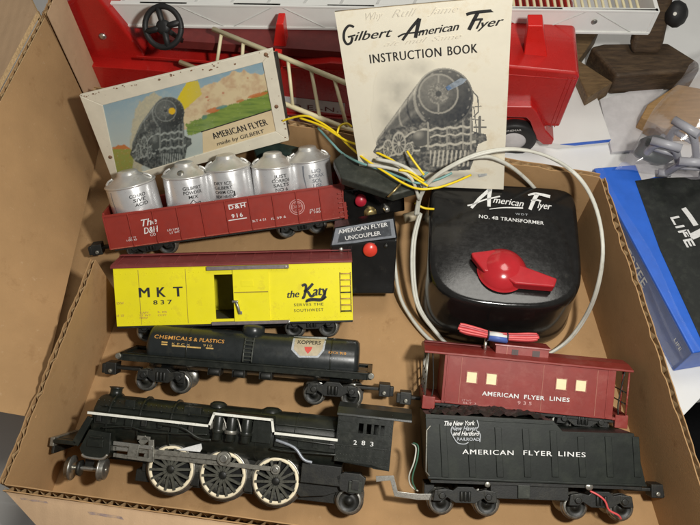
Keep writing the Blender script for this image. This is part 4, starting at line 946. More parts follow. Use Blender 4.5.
# ------------------------------------------------------------------ flexible cords and wires
def WP(pts): return [P(*p) for p in pts]
def cord(name, paths, label, cat, r, m, flat=1.0):
    b = MB(); o0 = P(*paths[0][0])
    for q in paths: b.tube(WP(q), r, m, 12, 6, flat)
    return tag(b.build(name, None, origin=o0), label, cat)
b = MB(); o0 = P(412, 290, 2)
L1 = [(420, 213, 5.5), (413, 240, 4.5), (413, 275, 3.2), (418, 305, 2.2), (433, 330, 1.2), (455, 350, .6), (490, 362, .4), (530, 360, .5), (562, 345, 1.0), (584, 320, 3.0), (597, 287, 6.4), (602, 247, 9.0), (595, 205, 9.4), (577, 176, 9.6), (548, 157, 10.6), (515, 149, 11.4), (480, 154, 11.4), (450, 166, 10.6), (430, 181, 9.4), (420, 197, 7.6), (416, 215, 6.0)]
L2 = [(415, 214, 6.2), (409, 240, 5.0), (409, 275, 3.6), (414, 306, 2.6), (429, 332, 1.6), (450, 352, 1.0), (480, 366, .8), (520, 366, .8), (555, 352, 1.4), (579, 327, 3.4), (593, 291, 6.8), (598, 252, 9.2), (591, 210, 9.6), (573, 180, 9.6), (546, 160.5, 10.6), (514, 152.5, 11.3), (482, 158, 11.2), (455, 170, 10.2), (436, 184, 9.0), (424, 200, 7.4), (420, 222, 5.6), (418, 250, 4.2), (421, 290, 2.6), (434, 320, 1.4), (458, 345, .6), (490, 360, .3)]
for q, offs in ((L1, (-1.2, 1.2)),):
    for dx in offs: b.tube(WP([(x+dx*abs(math.sin(i*.5+.6))+.4+.5*math.sin(i*1.9), y+dx*.4*math.cos(i*.4)+.4*math.sin(i*2.7), z) for i, (x, y, z) in enumerate(q)]), .125, 'cord_white', 10, 6)
b.tube(WP([(394, 256, 2), (399, 293, 1.0), (410, 316, .6), (428, 338, .4), (450, 352, .4)]), .15, 'cord_white', 10)
b.tube(WP([(470, 158, 10.8), (490, 157, 10.2), (510, 166, 9), (527, 180, 7.2), (536, 190, 6.0)]), .15, 'cord_white', 10)
b.tube(WP([(376, 159, 9.8), (398, 164, 9.9), (415, 174, 9.6), (424, 190, 8)]), .14, 'cord_white', 10)
b.tube(WP([(368, 165, 9.4), (393, 169, 9.6), (411, 178, 9.4), (419, 200, 7.4)]), .13, 'cord_white', 10)
tag(b.build('power_cord', None, origin=o0), 'dirty white twin power cord looped around the black transformer', 'cord')
cord('signal_wire', [[(262, 128, 7), (300, 116, 9.2), (318, 121, 9.2), (336, 133, 9), (347, 144, 8.8), (362, 157, 9.4), (385, 172, 9.3), (405, 184, 9.2), (420, 189, 9.2), (438, 187.5, 9.2), (455, 182, 9.2), (471, 175, 9.2)], [(337, 134, 9.1), (340, 126, 9.4), (347, 123.5, 9.4), (352, 127, 9.2)], [(407, 151, 10.6), (413, 160, 10.3), (424, 175, 9.6)], [(399, 170, 9.9), (410, 172, 9.8), (424, 181, 9.2)], [(300, 118, 9.0), (322, 126, 9.1), (345, 140, 9.2), (366, 148, 9.6), (392, 160, 9.8), (412, 176, 9.4), (428, 186, 9.2)], [(415, 203, 6.8), (424, 208, 6.6), (434, 209, 6.4)]], 'bright yellow wire trailing across the bottom of the booklet', 'wire', .088, 'wire_yellow')
cord('signal_wire', [[(318, 128, 8), (332, 143, 8.4), (342, 153, 8.2), (358, 162, 9.2), (382, 170, 9.1), (402, 178, 9.1), (418, 183, 9.1), (436, 180, 9.1), (452, 173, 9.4)], [(421, 178, 7.9), (430, 171, 8.0), (444, 170, 8.0)]], 'thin blue green wire running beside the yellow one', 'wire', .095, 'wire_teal')

# ------------------------------------------------------------------ uncoupler and the black controller behind it
A, B = P(331, 291, 2.6), P(396, 291, 2.6); X_, Y_, Z_ = axes(A, B, 38)
uf = Frame((A+B)/2+Y_*1.6, X_, Y_, Z_); hl = (B-A).length/2
un = empty('uncoupler_switch', uf, 'black control box with a lettered grey plate and an orange red button', 'control box')
S_ = lambda px, py, y=-1.6: uf.S((px, py), y)
b = MB(); pts = [S_(332, 294), S_(394, 294), S_(397, 240), S_(331, 246)]
b.prism(pts, -1.6, 1.8, 'black_plastic'); b.build('case', un, .12, 3)
b = MB(); pq = [(330, 247), (397.5, 238.5), (394.5, 217.5), (334.5, 227.5)]; yv = -1.3
b.slab([(*(lambda q: (q[0], yv, q[1]))(S_(*p, yv)),) for p in pq], (0, 1.6, 0), 'black_plastic')
pq2 = [(331.5, 245.6), (395.8, 237.2), (393.0, 218.6), (335.5, 228.4)]
b.slab([(*(lambda q: (q[0], yv-.02, q[1]))(S_(*p, yv)),) for p in pq2], (0, -.05, 0), 'plate_grey')
b.slab([(*(lambda q: (q[0], yv-.075, q[1]))(S_(*p, yv)),) for p in [(337.5, 242.3), (391.5, 235.2), (389.8, 220.8), (341, 229.6)]], (0, -.03, 0), 'blue_side' if False else 'print_ink')
b.build('plate', un, .03)
ink = Ink(uf, yv-.12); ink.word('AMERICAN FLYER', (338.5, 233.8), (388, 226.2), 4.4, 'white_ink', bold=.012); ink.word('UNCOUPLER', (345.5, 240.2), (381, 234.8), 4.4, 'white_ink', bold=.012); ink.build('lettering', un)
q = S_(370, 249); b = MB(); b.lathe([(.56, 0), (.56, .28), (.48, .40), (.001, .46)], (q[0], -1.6, q[1]), (0, -1, 0), 'button_red', 28); b.build('button', un)
for p in ((341, 249.5), (386, 246)): q = S_(*p); b = MB(); b.lathe([(.2, 0), (.16, .1), (.001, .13)], (q[0], -1.6, q[1]), (0, -1, 0), 'bright_metal' if p[0] < 360 else 'black_dull', 14); b.build('screw', un)
# dark controller with a dimmer button
A, B = P(343, 226, 2.6), P(404, 214, 2.6); X_, Y_, Z_ = axes(A, B, 30); cf = Frame((A+B)/2+Y_*1.2, X_, Y_, Z_); S2 = lambda px, py, y=-1.2: cf.S((px, py), y)
ct_ = empty('control_box', cf, 'black control box with a dark red button and metal terminals, above the lettered grey plate', 'control box')
b = MB(); b.prism([S2(342, 222), S2(405, 211), S2(404, 186), S2(344, 190)], -1.2, 2.0, 'black_plastic'); b.build('case', ct_, .12, 3)
q = S2(360.5, 199.5); b = MB(); b.lathe([(.48, 0), (.48, .45), (.40, .58), (.001, .62)], (q[0], -1.2, q[1]), (-.15, -1, .1), 'button_dim', 24); b.build('button', ct_)
for p, m_, r_ in (((370, 212.5), 'brass', .42), ((386, 208.5), 'bright_metal', .22)):
    q = S2(*p); b = MB(); b.lathe([(r_*1.3, 0), (r_*1.3, .12), (r_, .14), (r_, .45), (r_*.6, .5), (.001, .5)], (q[0], -1.2, q[1]), (0, -1, .1), m_, 18); b.build('terminal', ct_)
q = S2(408, 219); b = MB(); b.cyl((q[0]-.3, -1.0, q[1]), (q[0]+1.1, -1.1, q[1]+.15), .42, 'herald_cream', None, 18); b.build('plug', ct_)
# long olive black case lying across the back
zt_ = 8.4; tp = [P(*p, zt_) for p in ((333, 160), (342, 152.5), (424, 176), (428, 185), (393, 195), (341, 178))]
o0 = sum(tp, Vector())/6-Vector((0, 0, zt_))
rc = empty('metal_case', o0, 'long dull olive black metal case under the wires, before the booklet', 'metal case')
b = MB(); b.slab(tp, (0, 0, -.9), 'olive_metal'); cs_ = b.build('case', rc, .14, 3, origin=o0); cs_.location = (0, 0, 0)
b = MB(); b.tube(WP([(388, 197, 8.2), (395, 190, 8.7), (403, 182, 8.6), (411, 177, 8.5)]), .09, 'brass', 8); cs_ = b.build('clip', rc, 0, 2, origin=o0); cs_.location = (0, 0, 0)
# dark green case under the tin sign's corner
A, B = P(262, 172, 4.6), P(334, 152, 4.6); X_, Y_, Z_ = axes(A, B, 0); cf = Frame(A, X_, Y_, Z_); L_ = (B-A).length
gc = tag(MB().prism([(0, -4.4), (L_, -4.4), (L_, 0), (0, 0)], 0, 3.0, 'green_case').build('metal_case', None, .18, 3), 'dark green metal case behind the canisters, below the corner of the tin sign', 'metal case'); gc.matrix_world = cf.M()

# ------------------------------------------------------------------ printed pictures (litho and halftone, as a fine grid of ink)
def hsh(i, j): q = math.sin(i*127.1+j*311.7)*43758.5453; return q-math.floor(q)
def vnoise(x, y):
    i, j = math.floor(x), math.floor(y); u, v = x-i, y-j; u = u*u*(3-2*u); v = v*v*(3-2*v)
    return (hsh(i, j)*(1-u)+hsh(i+1, j)*u)*(1-v)+(hsh(i, j+1)*(1-u)+hsh(i+1, j+1)*u)*v
def fbm(x, y): return .5*vnoise(x, y)+.3*vnoise(x*2.1, y*2.1)+.2*vnoise(x*4.3, y*4.3)
def pip(x, y, poly):
    c = False; n = len(poly)
    for i in range(n):
        (ax_, ay_), (bx_, by_) = poly[i], poly[(i+1) % n]
        if (ay_ > y) != (by_ > y) and x < (bx_-ax_)*(y-ay_)/(by_-ay_)+ax_: c = not c
    return c
UNDER = [(373, 152), (382, 136), (408, 116), (420, 112), (472, 104), (473, 132), (486, 135), (487, 141), (478, 145), (474, 160), (470, 170), (430, 173), (405, 166), (383, 160)]
def engine_tone(x, y):
    """ink tone (0 black - 1 paper) of a three quarter view of a steam engine, None outside it"""
    fx, fy, R_ = 444, 98, 29.5; bx, by, rb = 384, 143, 8; tone = None; best = None
    for k in range(30):
        t = k/29; cx, cy, r = bx+(fx-bx)*t, by+(fy-by)*t, rb+(R_-rb)*t
        if (x-cx)**2+(y-cy)**2 < r*r: best = (t, (x-cx)/r, (y-cy)/r)
    n = fbm(x*.45, y*.45)
    if best:
        t, nx, ny = best; l = -.62*nx-.78*ny
        tone = .07+.16*max(0, l)+.34*math.exp(-((l-.80)/.10)**2)+.12*math.exp(-((l-.25)/.08)**2)
        q = (t*5.2) % 1
        if q < .07: tone += .28
        elif q < .14: tone *= .4
        tone += (n-.5)*.16
    if pip(x, y, UNDER) and (best is None or (y > 118+(444-x)*.22 and best[0] < .999)):
        tone = .06+.42*max(0, n-.42)**1.0*2
        for (x0, y0, x1, y1, w_) in ((376, 150, 418, 131, 1.0), (418, 131, 472, 127, 1.1), (415, 138, 474, 134, .8), (420, 147, 476, 143, 1.2), (380, 157, 420, 150, .9), (384, 152, 414, 143, .8), (426, 120, 466, 116, .8)):
            tt = (x-x0)/(x1-x0)
            if 0 <= tt <= 1 and abs(y-(y0+(y1-y0)*tt)-.8*math.sin(x*.5)) < w_: tone = .55+.3*n
        for (cx, cy, rx, ry) in ((399, 144, 7, 12), (388, 149, 5, 9.5), (409, 150, 4.5, 7)):
            d = math.hypot((x-cx)/rx, (y-cy)/ry)
            if d < 1:
                a = math.atan2((y-cy)/ry, (x-cx)/rx); tone = .10
                if d > .80: tone = .62
                elif (a*6/math.pi) % 1 < .38: tone = .5
                if d < .2: tone = .7
        d = math.hypot((x-421)/9, (y-139)/8)
        if d < 1: tone = .12+.35*max(0, 1-math.hypot((x-418)/7, (y-135)/6))
        if 430 < x < 469 and 151 < y < 167 and ((x-430+(y-151)*.12)/4.3) % 1 < .42: tone = .72
        for xx in (428, 447, 463, 471):
            if abs(x-xx) < .7 and 118 < y < 150: tone = .5
    d = math.hypot(x-fx, y-fy)/R_
    if d < 1 and y < 121+.1*(x-444):
        nx, ny = (x-fx)/R_, (y-fy)/R_; l = -.62*nx-.78*ny; tone = .10+.09*l+(n-.5)*.08
        if d > .955: tone = .34+.22*l
        a = math.atan2(ny, nx)
        if .86 < d < .91 and (a*9/math.pi) % 1 < .3: tone += .22
        dx, dy = (x-fx+5.5)/R_, (y-fy+3.5)/R_; dd = math.hypot(dx, dy)
        if dd < .66: tone = .27-.16*dd+.14*(-.62*dx-.78*dy)+(n-.5)*.14
        if abs(dd-.66) < .028: tone = .44
        if dd < .36: tone = .20+.5*max(0, fbm(x*.8, y*.8)-.45)*2
        if dd < .10: tone = .08
        if abs(dx) < .02 and .36 < dd < .62: tone = .42
    return tone
def picture(name, parent, fr, fn, y, m, box_, step, colour):
    x0, x1, y0, y1 = box_; nx, ny = int((x1-x0)/step), int((y1-y0)/step); idx = {}; v = []; c = []; f = []
    tn = {(i, j): colour(x0+(i+.5)*step, y0+(j+.5)*step) for i in range(nx) for j in range(ny)}
    def vid(i, j):
        if (i, j) not in idx:
            near = [tn.get(q) for q in ((i, j), (i-1, j), (i, j-1), (i-1, j-1))]; near = [q for q in near if q]
            idx[(i, j)] = len(v); v.append(Vector(fn(*fr.S((x0+i*step, y0+j*step), y)))); c.append(tuple(sum(q[k] for q in near)/len(near) for k in range(3)))
        return idx[(i, j)]
    for i in range(nx):
        for j in range(ny):
            if tn[(i, j)]: f.append((vid(i, j+1), vid(i+1, j+1), vid(i+1, j), vid(i, j)))
    me = bpy.data.meshes.new(name); me.from_pydata([p*CM for p in v], [], f); at = me.color_attributes.new('ink', 'FLOAT_COLOR', 'POINT')
    at.data.foreach_set('color', [q for k in c for q in (*k, 1)]); me.materials.append(MATS[m])
    o = bpy.data.objects.new(name, me); col.objects.link(o); o.parent = parent; return o
def mixt(a, b_, t): return tuple(p*(1-t)+q*t for p, q in zip(a, b_))

# ------------------------------------------------------------------ tin sign
A, B = P(112, 172, 3.2), P(288.5, 134.5, 7.0); X_, Y_, Z_ = axes(A, B, 16); sf = Frame(A, X_, Y_, Z_)
sg = empty('tin_sign', sf, 'rusty tin picture sign of a black locomotive with a yellow beam, white frame', 'tin sign')
q3 = [sf.S(p) for p in ((115, 186), (289, 140), (272.5, 48.5), (79.5, 95))]
inn = [sf.S(p) for p in ((118.5, 179), (275.8, 131), (262.5, 62), (103, 105))]
b = MB(); v = [(x, 0, z) for x, z in q3]+[(x, 0, z) for x, z in inn]
D_ = 1.3
b.slab([(x, .06, z) for x, z in q3], (0, .16, 0), 'sign_white'); b.slab([(x, .23, z-(.9 if k > 1 else 0)) for k, (x, z) in enumerate(q3)], (0, D_-.2, 0), 'sign_back')
for i in range(4):
    j = (i+1) % 4; b.slab([(q3[i][0], .06, q3[i][1]), (q3[j][0], .06, q3[j][1]), (inn[j][0], .06, inn[j][1]), (inn[i][0], .06, inn[i][1])], (0, -.14, 0), 'sign_white')
rnd = random.Random(3)     # chipped, rusted edge spots with shapes of their own
def patch(c, r, m, mb, y):
    n = 11; mb.add([(c[0]+r*rnd.uniform(.5, 1.2)*math.cos(2*math.pi*i/n)*1.5, y, c[1]+r*rnd.uniform(.5, 1.2)*math.sin(2*math.pi*i/n)) for i in range(n)], [tuple(range(n))], m)
for i in range(34):
    t = rnd.random(); e = Vector(q3[3]).lerp(Vector(q3[2]), t); e += Vector((0, -rnd.uniform(.02, .28 if t < .5 else .5))); patch(e, rnd.uniform(.02, .09), 'sign_rust', b, -.083-.0004*i)
for i in range(8):
    t = rnd.random(); e = Vector(q3[1]).lerp(Vector(q3[2]), t)+Vector((-rnd.uniform(.1, .5), 0)); patch(e, rnd.uniform(.03, .08), 'sign_rust', b, -.083-.0004*i)
b.build('frame', sg, .05, 3)
for p in ((110.5, 156.5), (276.5, 106), (266, 54)): x, z = sf.S(p); b = MB(); b.lathe([(.17, 0), (.14, .07), (.001, .09)], (x, -.08, z), (0, -1, 0), 'sign_rust', 14); b.build('screw', sg)
CLOUD = [(157, 132), (171, 120), (176, 109), (186, 104), (196, 96), (203, 86), (215, 83), (226, 77), (234, 71), (247, 72), (256, 75), (266, 72), (270, 92), (240, 104), (205, 120), (170, 138)]
HILL = [(186, 124), (203, 117), (223, 107), (245, 100), (270, 89), (274, 111), (205, 131), (188, 136)]; HILL2 = [(112, 147), (124, 144), (132, 150), (134, 178), (116, 180)]
SMOKE = [(128, 172), (132, 124), (137, 106), (145, 97), (154, 94), (162, 98), (166, 104), (150, 112), (146, 132), (142, 172)]
BEAM = [(170, 110), (187, 82), (198, 80.5), (202, 94), (177, 117)]; INNER = [(102, 104), (117.5, 181), (277, 132), (263.5, 61)]
def sign_colour(x, y):
    if not pip(x, y, INNER): return None
    n = fbm(x*.16, y*.16); f_ = fbm(x*.6+9, y*.6); wx, wy = x+(f_-.5)*4.5, y+(n-.5)*6
    c = mixt((.24, .40, .50), (.50, .56, .52), min(1, max(0, (y-70-(200-x)*.22)/60))); c = mixt(c, (.44, .52, .50), max(0, n-.5)*1.4)
    if pip(wx, wy, SMOKE): c = mixt((.56, .52, .36), (.40, .40, .32), max(0, (f_-.3)*1.3))
    if pip(wx, wy, CLOUD): c = mixt((.72, .59, .36), (.58, .40, .24), max(0, min(1, (n-.42)*2.6)))
    if pip(wx, y+(f_-.5)*2, HILL): c = mixt((.24, .34, .07), (.13, .22, .05), max(0, min(1, (fbm(x*.08, y*.7)-.35)*2.5))); 
    if pip(wx, y+(f_-.5)*2, HILL2): c = mixt((.30, .33, .08), (.55, .20, .06), 1 if y < 149 else max(0, f_-.5))
    for cx, cy, rx, ry, k in ((214, 110, 7, 2.6, (.55, .15, .04)), (222, 107, 5.5, 1.6, (.10, .28, .26)), (204, 117, 3.2, 2.2, (.10, .24, .18)), (258, 95, 10, 2.0, (.58, .17, .05)), (240, 101, 4, 1.5, (.50, .20, .06)), (207, 97, 1.3, 1, (.5, .14, .08)), (209, 100, 1, .8, (.5, .14, .08)), (223, 93, 1.1, .9, (.5, .14, .08)), (248, 78, 1, .8, (.5, .2, .1))):
        if ((wx-cx)/rx)**2+((y+(cx-x)*-.25-cy)/ry)**2 < 1: c = mixt(c, k, .85)
    if pip(x+(f_-.5)*1.5, y, BEAM): c = mixt((.76, .60, .03), (.62, .52, .12), max(0, min(1, (x-182)/26)))
    t = engine_tone(444+(x-168.5)*1.85, 97+(y-112)*1.85 if y < 124 else 119.2+(y-124)*1.08)
    if t is not None: c = mixt((.022, .028, .03), (.46, .50, .46), min(1, max(0, t*1.05)))
    d = math.hypot(x-172, y-111)
    if d < 3.4: c = (.80, .50, .02)
    if fbm(x*1.3+50, y*1.3) > .80: c = mixt(c, (.6, .56, .45), .6)
    return c
picture('picture', sg, sf, lambda x, z: (x, .045, z), .045, 'tin_print', (100, 279, 60, 179), .55, sign_colour)
ink = Ink(sf, .03); ink.poly([(202.5, 131.5), (272.5, 109.5), (276.6, 131.5), (203, 154)], 'sign_peach'); ink.layer(.01); ink.stroke([(201, 132), (272.5, 109.5)], .09, 'black_ink', 1); ink.layer(.006)
ink.word('AMERICAN FLYER', (214, 139.2), (268.2, 124.8), 7.2, 'black_ink', bold=.06, space=1.05); ink.word('made by GILBERT', (217.5, 145.6), (265, 132.6), 4.2, 'black_ink', shear=.2, bold=.04)
ink.build('caption', sg)

# ------------------------------------------------------------------ instruction booklet
A, B = P(362, 184, 6.6), P(503.5, 189.5, 6.6); X_, Y_, Z_ = axes(A, B, 12); bf = Frame(A, X_, Y_, Z_)
bk = empty('instruction_booklet', bf, 'worn cream instruction booklet with a black locomotive on its cover', 'booklet')
c4 = [bf.S(p) for p in ((362, 184), (503.5, 189.5), (512.5, -4), (334.5, 12))]
N_ = 16
def page(y0, th, m, inset=0.0, curl=.0):
    b = MB(); v = []; f = []
    for i in range(N_+1):
        for j in range(N_+1):
            u, t = i/N_, j/N_; lo_ = Vector(c4[0]).lerp(Vector(c4[1]), u); hi_ = Vector(c4[3]).lerp(Vector(c4[2]), u); p = lo_.lerp(hi_, t*(1-inset))
            bend = .10*math.sin(3*t)*math.sin(2.2*u)+curl*max(0, t-.86)*max(0, u-.84)*90
            v.append((p.x, y0+bend, p.y))
    for i in range(N_):
        for j in range(N_): k = i*(N_+1)+j; f.append((k, k+N_+1, k+N_+2, k+1))
    b.add(v, f, m, True); return b
def bfn(y):
    def f(x, z):
        # same gentle bend as the cover
        t = max(0, min(1, z/c4[3][1])); lo_ = c4[0][0]+(c4[3][0]-c4[0][0])*t; hi_ = c4[1][0]+(c4[2][0]-c4[1][0])*t; u = (x-lo_)/(hi_-lo_)
        return (x, y+.10*math.sin(3*t)*math.sin(2.2*u), z)
    return f
o = page(0, 0, 'book_cover', 0, -.10).build('cover', bk)
pg = page(.04, 0, 'book_pages', .004).build('pages', bk); sd = pg.modifiers.new('thick', 'SOLIDIFY'); sd.thickness = .22*CM; sd.offset = -1
ink = Ink(bf, 0, lambda x, z: bfn(-.02+ink.y)(x, z)); K = 'black_ink'
def G(y): ink.fn = bfn(y)
ink.poly([(497, 1), (502, -2), (511.5, -3), (511.6, 8), (506, 12), (500, 9)], 'book_stain'); ink.poly([(366, 45), (372, 40), (373, 50), (368, 56)], 'book_stain') if False else None
ink.stroke([(354, 27), (349, 25.5), (344.5, 31), (344, 39), (347, 44), (351, 42.5), (352.5, 37)], .17, K); ink.stroke([(348, 37), (355.5, 35)], .13, K)
ink.word('ilbert', (354.5, 41), (393, 36.5), 10.5, K, shear=.45, bold=.05)
ink.stroke([(398, 37), (404, 34), (412, 33), (424, 31.5)], .12, K); ink.stroke([(402.5, 40.5), (411, 28.5), (419.5, 18.5)], [.17, .22], K); ink.stroke([(419.5, 18.5), (417.5, 28), (415.5, 38)], [.26, .22], K)
ink.word('merican', (418.5, 36), (459.5, 30), 9.4, K, shear=.45, bold=.05)
ink.stroke([(466.5, 14.5), (474, 12.5), (494, 10.5)], .22, K); ink.stroke([(478, 12.5), (473.5, 21), (469, 30)], .24, K); ink.stroke([(472, 20.8), (478, 19.5), (483, 19.2)], .16, K)
ink.word('lyer', (476, 29), (504, 24.6), 10, K, shear=.45, bold=.05)
ink.word('INSTRUCTION', (370.5, 63.5), (441.5, 56.5), 10.6, K, bold=.03, space=1.12); ink.word('BOOK', (448, 55.8), (477.5, 52.8), 10.8, K, bold=.03, space=1.12)
for tx_, a_, c_, hh in (('Why', (366, 20), (384, 18), 8), ('Rull', (392, 17.5), (418, 15.5), 9), ('Jame', (428, 14.5), (459, 12), 8), ('alt', (384, 46.5), (400, 45), 5), ('mul', (405, 44.5), (428, 42), 6), ('Same', (432, 41.5), (462, 38.5), 6)): ink.word(tx_, a_, c_, hh, 'pencil', shear=.5)
# printed engine and its drift of smoke
def book_colour(x, y):
    t = engine_tone(x, y)
    if t is not None: return mixt((.030, .036, .044), (.80, .75, .62), min(.95, max(0, t)))
    n = fbm(x*.09, y*.09); d = 0
    for cx, cy, rx, ry, k in ((398, 92, 26, 34, .42), (386, 118, 16, 34, .34), (418, 68, 20, 12, .40), (452, 176, 40, 5, .5), (405, 170, 30, 5, .4)): d = max(d, k*max(0, 1-math.hypot((x-cx)/rx, (y-cy)/ry))*(.4+1.1*n))
    for x0, y0, x1, y1, w_ in ((471, 90, 478, 98, .6), (478, 98, 478.5, 113, .6), (478.5, 113, 474, 117, .6), (480, 118, 480, 134, 1.4), (474, 108, 477, 134, .5), (471, 108, 481, 107, .5), (472, 120, 484, 121, .5), (474, 128, 486, 128, .7)):
        l2 = (x1-x0)**2+(y1-y0)**2; q = max(0, min(1, ((x-x0)*(x1-x0)+(y-y0)*(y1-y0))/l2))
        if math.hypot(x-x0-(x1-x0)*q, y-y0-(y1-y0)*q) < w_: d = .85
    return mixt((.825, .77, .625), (.05, .055, .06), max(0, d-.02)) if d > .02 else None
picture('picture', bk, bf, bfn(-.012), -.012, 'paper_print', (364, 492, 54, 182), .55, book_colour)
G(-.075); ink.poly([(446, 87), (461, 78), (467, 79.5), (463, 84), (449, 91)], 'tape'); G(-.078); ink.poly([(445.5, 87.5), (449, 85.2), (452, 88.5), (448, 91)], 'tape_blue')
ink.poly([(478, 174), (487, 173), (487, 175), (483, 176.5), (479, 177)], 'print_light')
ink.build('print', bk)

# ------------------------------------------------------------------ red fire truck behind the box, its ladders
A, B = P(90, 95, 1.6), P(568, 131, 1.6); X_, Y_, Z_ = axes(A, B, 0); X_ = X_
kf = Frame(A, X_, Y_, Z_); LT = (B-A).length
ft = empty('fire_truck', kf, 'red toy fire truck with a long white ladder, behind the cardboard box', 'toy fire truck')
S_ = lambda px, py, y=0.0: kf.S((px, py), y)
b = MB()
zs = S_(110, 68)[1]; xl = S_(46, 80)[0]; xm = S_(505, 80)[0]; zm = S_(300, 60)[1]
b.prism([(xl, -.6), (xm, -.6), (xm, zm-.3), (S_(330, 60)[0], zm-.1), (S_(200, 62)[0], zs+.1), (xl, zs)], 0, 9.5, 'toy_red')
b.box(S_(170, 60)[0], xm, .8, 8.7, zm-.4, zm+.5, 'toy_dark')  # deck in a darker red: shade under the ladder put into its colour
b.box(S_(140, 66)[0], xm, -.08, 0, zm-1.1, zm-.85, 'toy_red')
b.box(xl, xm, -.12, 0, -.62, -.35, 'toy_red')
b.build('body', ft, .16, 3)
# sloping rear housing with its rivet
b = MB(); sp_ = [S_(p[0], p[1], 1.2) for p in ((72, 67), (50, 14), (78, -4), (97, -4), (144, 54), (143, 64))]
b.prism(sp_, 1.2, 7.5, 'toy_red'); ho = b.build('housing', ft, .28, 4)
b = MB(); q = S_(103, 36, 1.2); b.lathe([(.36, 0), (.34, .12), (.2, .24), (.001, .27)], (q[0], 1.2, q[1]), (0, -1, 0), 'bright_metal', 20); b.build('rivet', ho)
# cab, step and wheel
xc0_, xc1_ = S_(500, 100, -.6)[0], S_(571, 100, -.6)[0]; zt_ = S_(560, 72, -.6)[1]
b = MB(); b.prism([(xc0_-3, S_(540, 128, -.6)[1]), (xc1_-.1, S_(570, 128, -.6)[1]), (xc1_, zt_-.4), (xc1_-.35, zt_), (xc0_-3, zt_+.35)], -.6, 8.8, 'toy_red'); cbb = b.build('cab', ft, .22, 4)
b = MB(); zc0_ = S_(540, 128, -.6)[1]
for x in (xc1_-.9, xc1_-.55): b.box(x-.05, x+.05, -.66, -.6, zc0_+.3, zt_-.5, 'toy_red')
b.box(xc0_, xc1_-.2, -.66, -.6, zc0_+.55, zc0_+.65, 'toy_red'); b.box(xc0_, xc1_-.2, -.66, -.6, zt_-.75, zt_-.65, 'toy_red')
b.build('trim', cbb, .02)
b = MB(); fy = -1.3
fo = [S_(p[0], p[1], fy) for p in ((470, 106), (532, 107), (537, 112), (546, 131), (554, 140), (552, 145), (543, 145), (536, 139), (530, 122), (526, 118), (470, 116))]
b.prism(fo, fy, fy+2.2, 'toy_red'); b.build('fender', ft, .12, 3)
wc = S_(513, 142, -1.5); b = MB(); rw = 2.15
b.lathe([(rw*.55, .05), (rw*.80, 0), (rw*.95, .08), (rw, .25), (rw, 1.1), (rw*.9, 1.25)], (wc[0], -1.5, wc[1]), (0, 1, 0), 'rubber', 40, False); b.lathe([(.001, .05), (rw*.2, .0), (rw*.3, .12), (rw*.56, .10), (rw*.58, .2)], (wc[0], -1.5, wc[1]), (0, 1, 0), 'card_white', 36, False)
wh = b.build('wheel', ft)
ink = Ink(kf, -1.52); ink.word('LINEMAR', (505, 132), (521.5, 131), 3.0, 'white_ink'); ink.build('lettering', wh)
# bright posts that carry the ladder
for p in ((272, 285, 62, 24), (524, 545, 62, 26)):
    b = MB(); y = 1.0; b.prism([S_(p[0]-1, p[2], y), S_(p[1]+3, p[2], y), S_(p[1]-2, p[3], y), S_(p[0]+4, p[3], y)], y, y+1.4, 'toy_red_bright'); b.build('post', ft, .08)
b = MB(); y = 0; b.prism([S_(272, 66, 0), S_(283, 67, 0), S_(281, 54, 0), S_(274, 53, 0)], -.35, .6, 'toy_red_bright'); b.build('bracket', ft, .06)
# lettered strip
b = MB(); b.slab([(*(lambda q: (q[0], -.02, q[1]))(S_(*p)),) for p in ((262, 104), (345, 114.5), (345, 103), (262, 93.5))], (0, -.03, 0), 'card_white'); st = b.build('strip', ft)
ink = Ink(kf, -.06); ink.word('D.E.-N.-', (292, 108), (344, 113), 6.8, 'toy_dark', bold=.03, space=1.1); ink.word('GAR', (264, 104.2), (286, 106.8), 6.8, 'toy_dark', bold=.03, space=1.1); ink.build('lettering', st)
# steering wheel
b = MB(); y = -.9; q = S_(163, 27, y); c = Vector((q[0], y, q[1])); nrm = Vector((-.15, -.72, .68)).normalized(); u = Vector((1, 0, 0)); u = (u-nrm*u.dot(nrm)).normalized(); v_ = nrm.cross(u); rw = 1.62
b.tube([c+(u*math.cos(a)+v_*math.sin(a))*rw for a in [i*2*math.pi/30 for i in range(31)]], .24, 'rubber', 10, 0, caps=False)
for a in (0.3, 1.87, 3.44, 5.0): b.tube([c-nrm*.1, c+(u*math.cos(a)+v_*math.sin(a))*rw], .26, 'rubber', 8, 0)
b.lathe([(.62, -.2), (.6, .1), (.3, .22), (.001, .22)], c, nrm, 'rubber', 20); b.cyl(c, c-nrm*2.4+Vector((.3, .6, -2.2)), .22, 'rubber'); sw = b.build('steering_wheel', ft)
# the long white ladder above
zl = 8.6
A, B = P(172, 26, zl), P(650, 33, zl); X_, Y_, Z_ = axes(A, B, 0); lf = Frame(A, X_, Y_, Z_); LL = (B-A).length
def LX(px, py): return lf.S((px, py), 0)[0]
def rail_fr(y, rt=False): pass
zr_ = lf.S((600, 9), 0)[1]
wl_ = 8.5
b = MB()
for y in (0, wl_):
    b.box(LX(100, 20), LL-.3, y-.12, y+.12, .0, zr_, 'toy_white'); b.box(LX(100, 20), LL-.2, y-.25, y+.25, 0, .22, 'toy_white'); b.box(LX(100, 20), LL-.2, y-.2, y+.2, zr_-.2, zr_, 'toy_white')
    n = 9
    for i in range(n):
        xa = 1+i*(LL-2)/n; xb = xa+(LL-2)/n*.8; zz = (.2, zr_-.2) if i % 2 else (zr_-.2, .2)
        b.slab([(xa, y-.14, zz[0]), (xa+.16, y-.14, zz[0]), (xb+.16, y-.14, zz[1]), (xb, y-.14, zz[1])], (0, -.05, 0), 'toy_white_line')
b.box(LX(60, 20), LL*.66, .12, wl_-.12, zr_*.55, zr_*.68, 'toy_white')
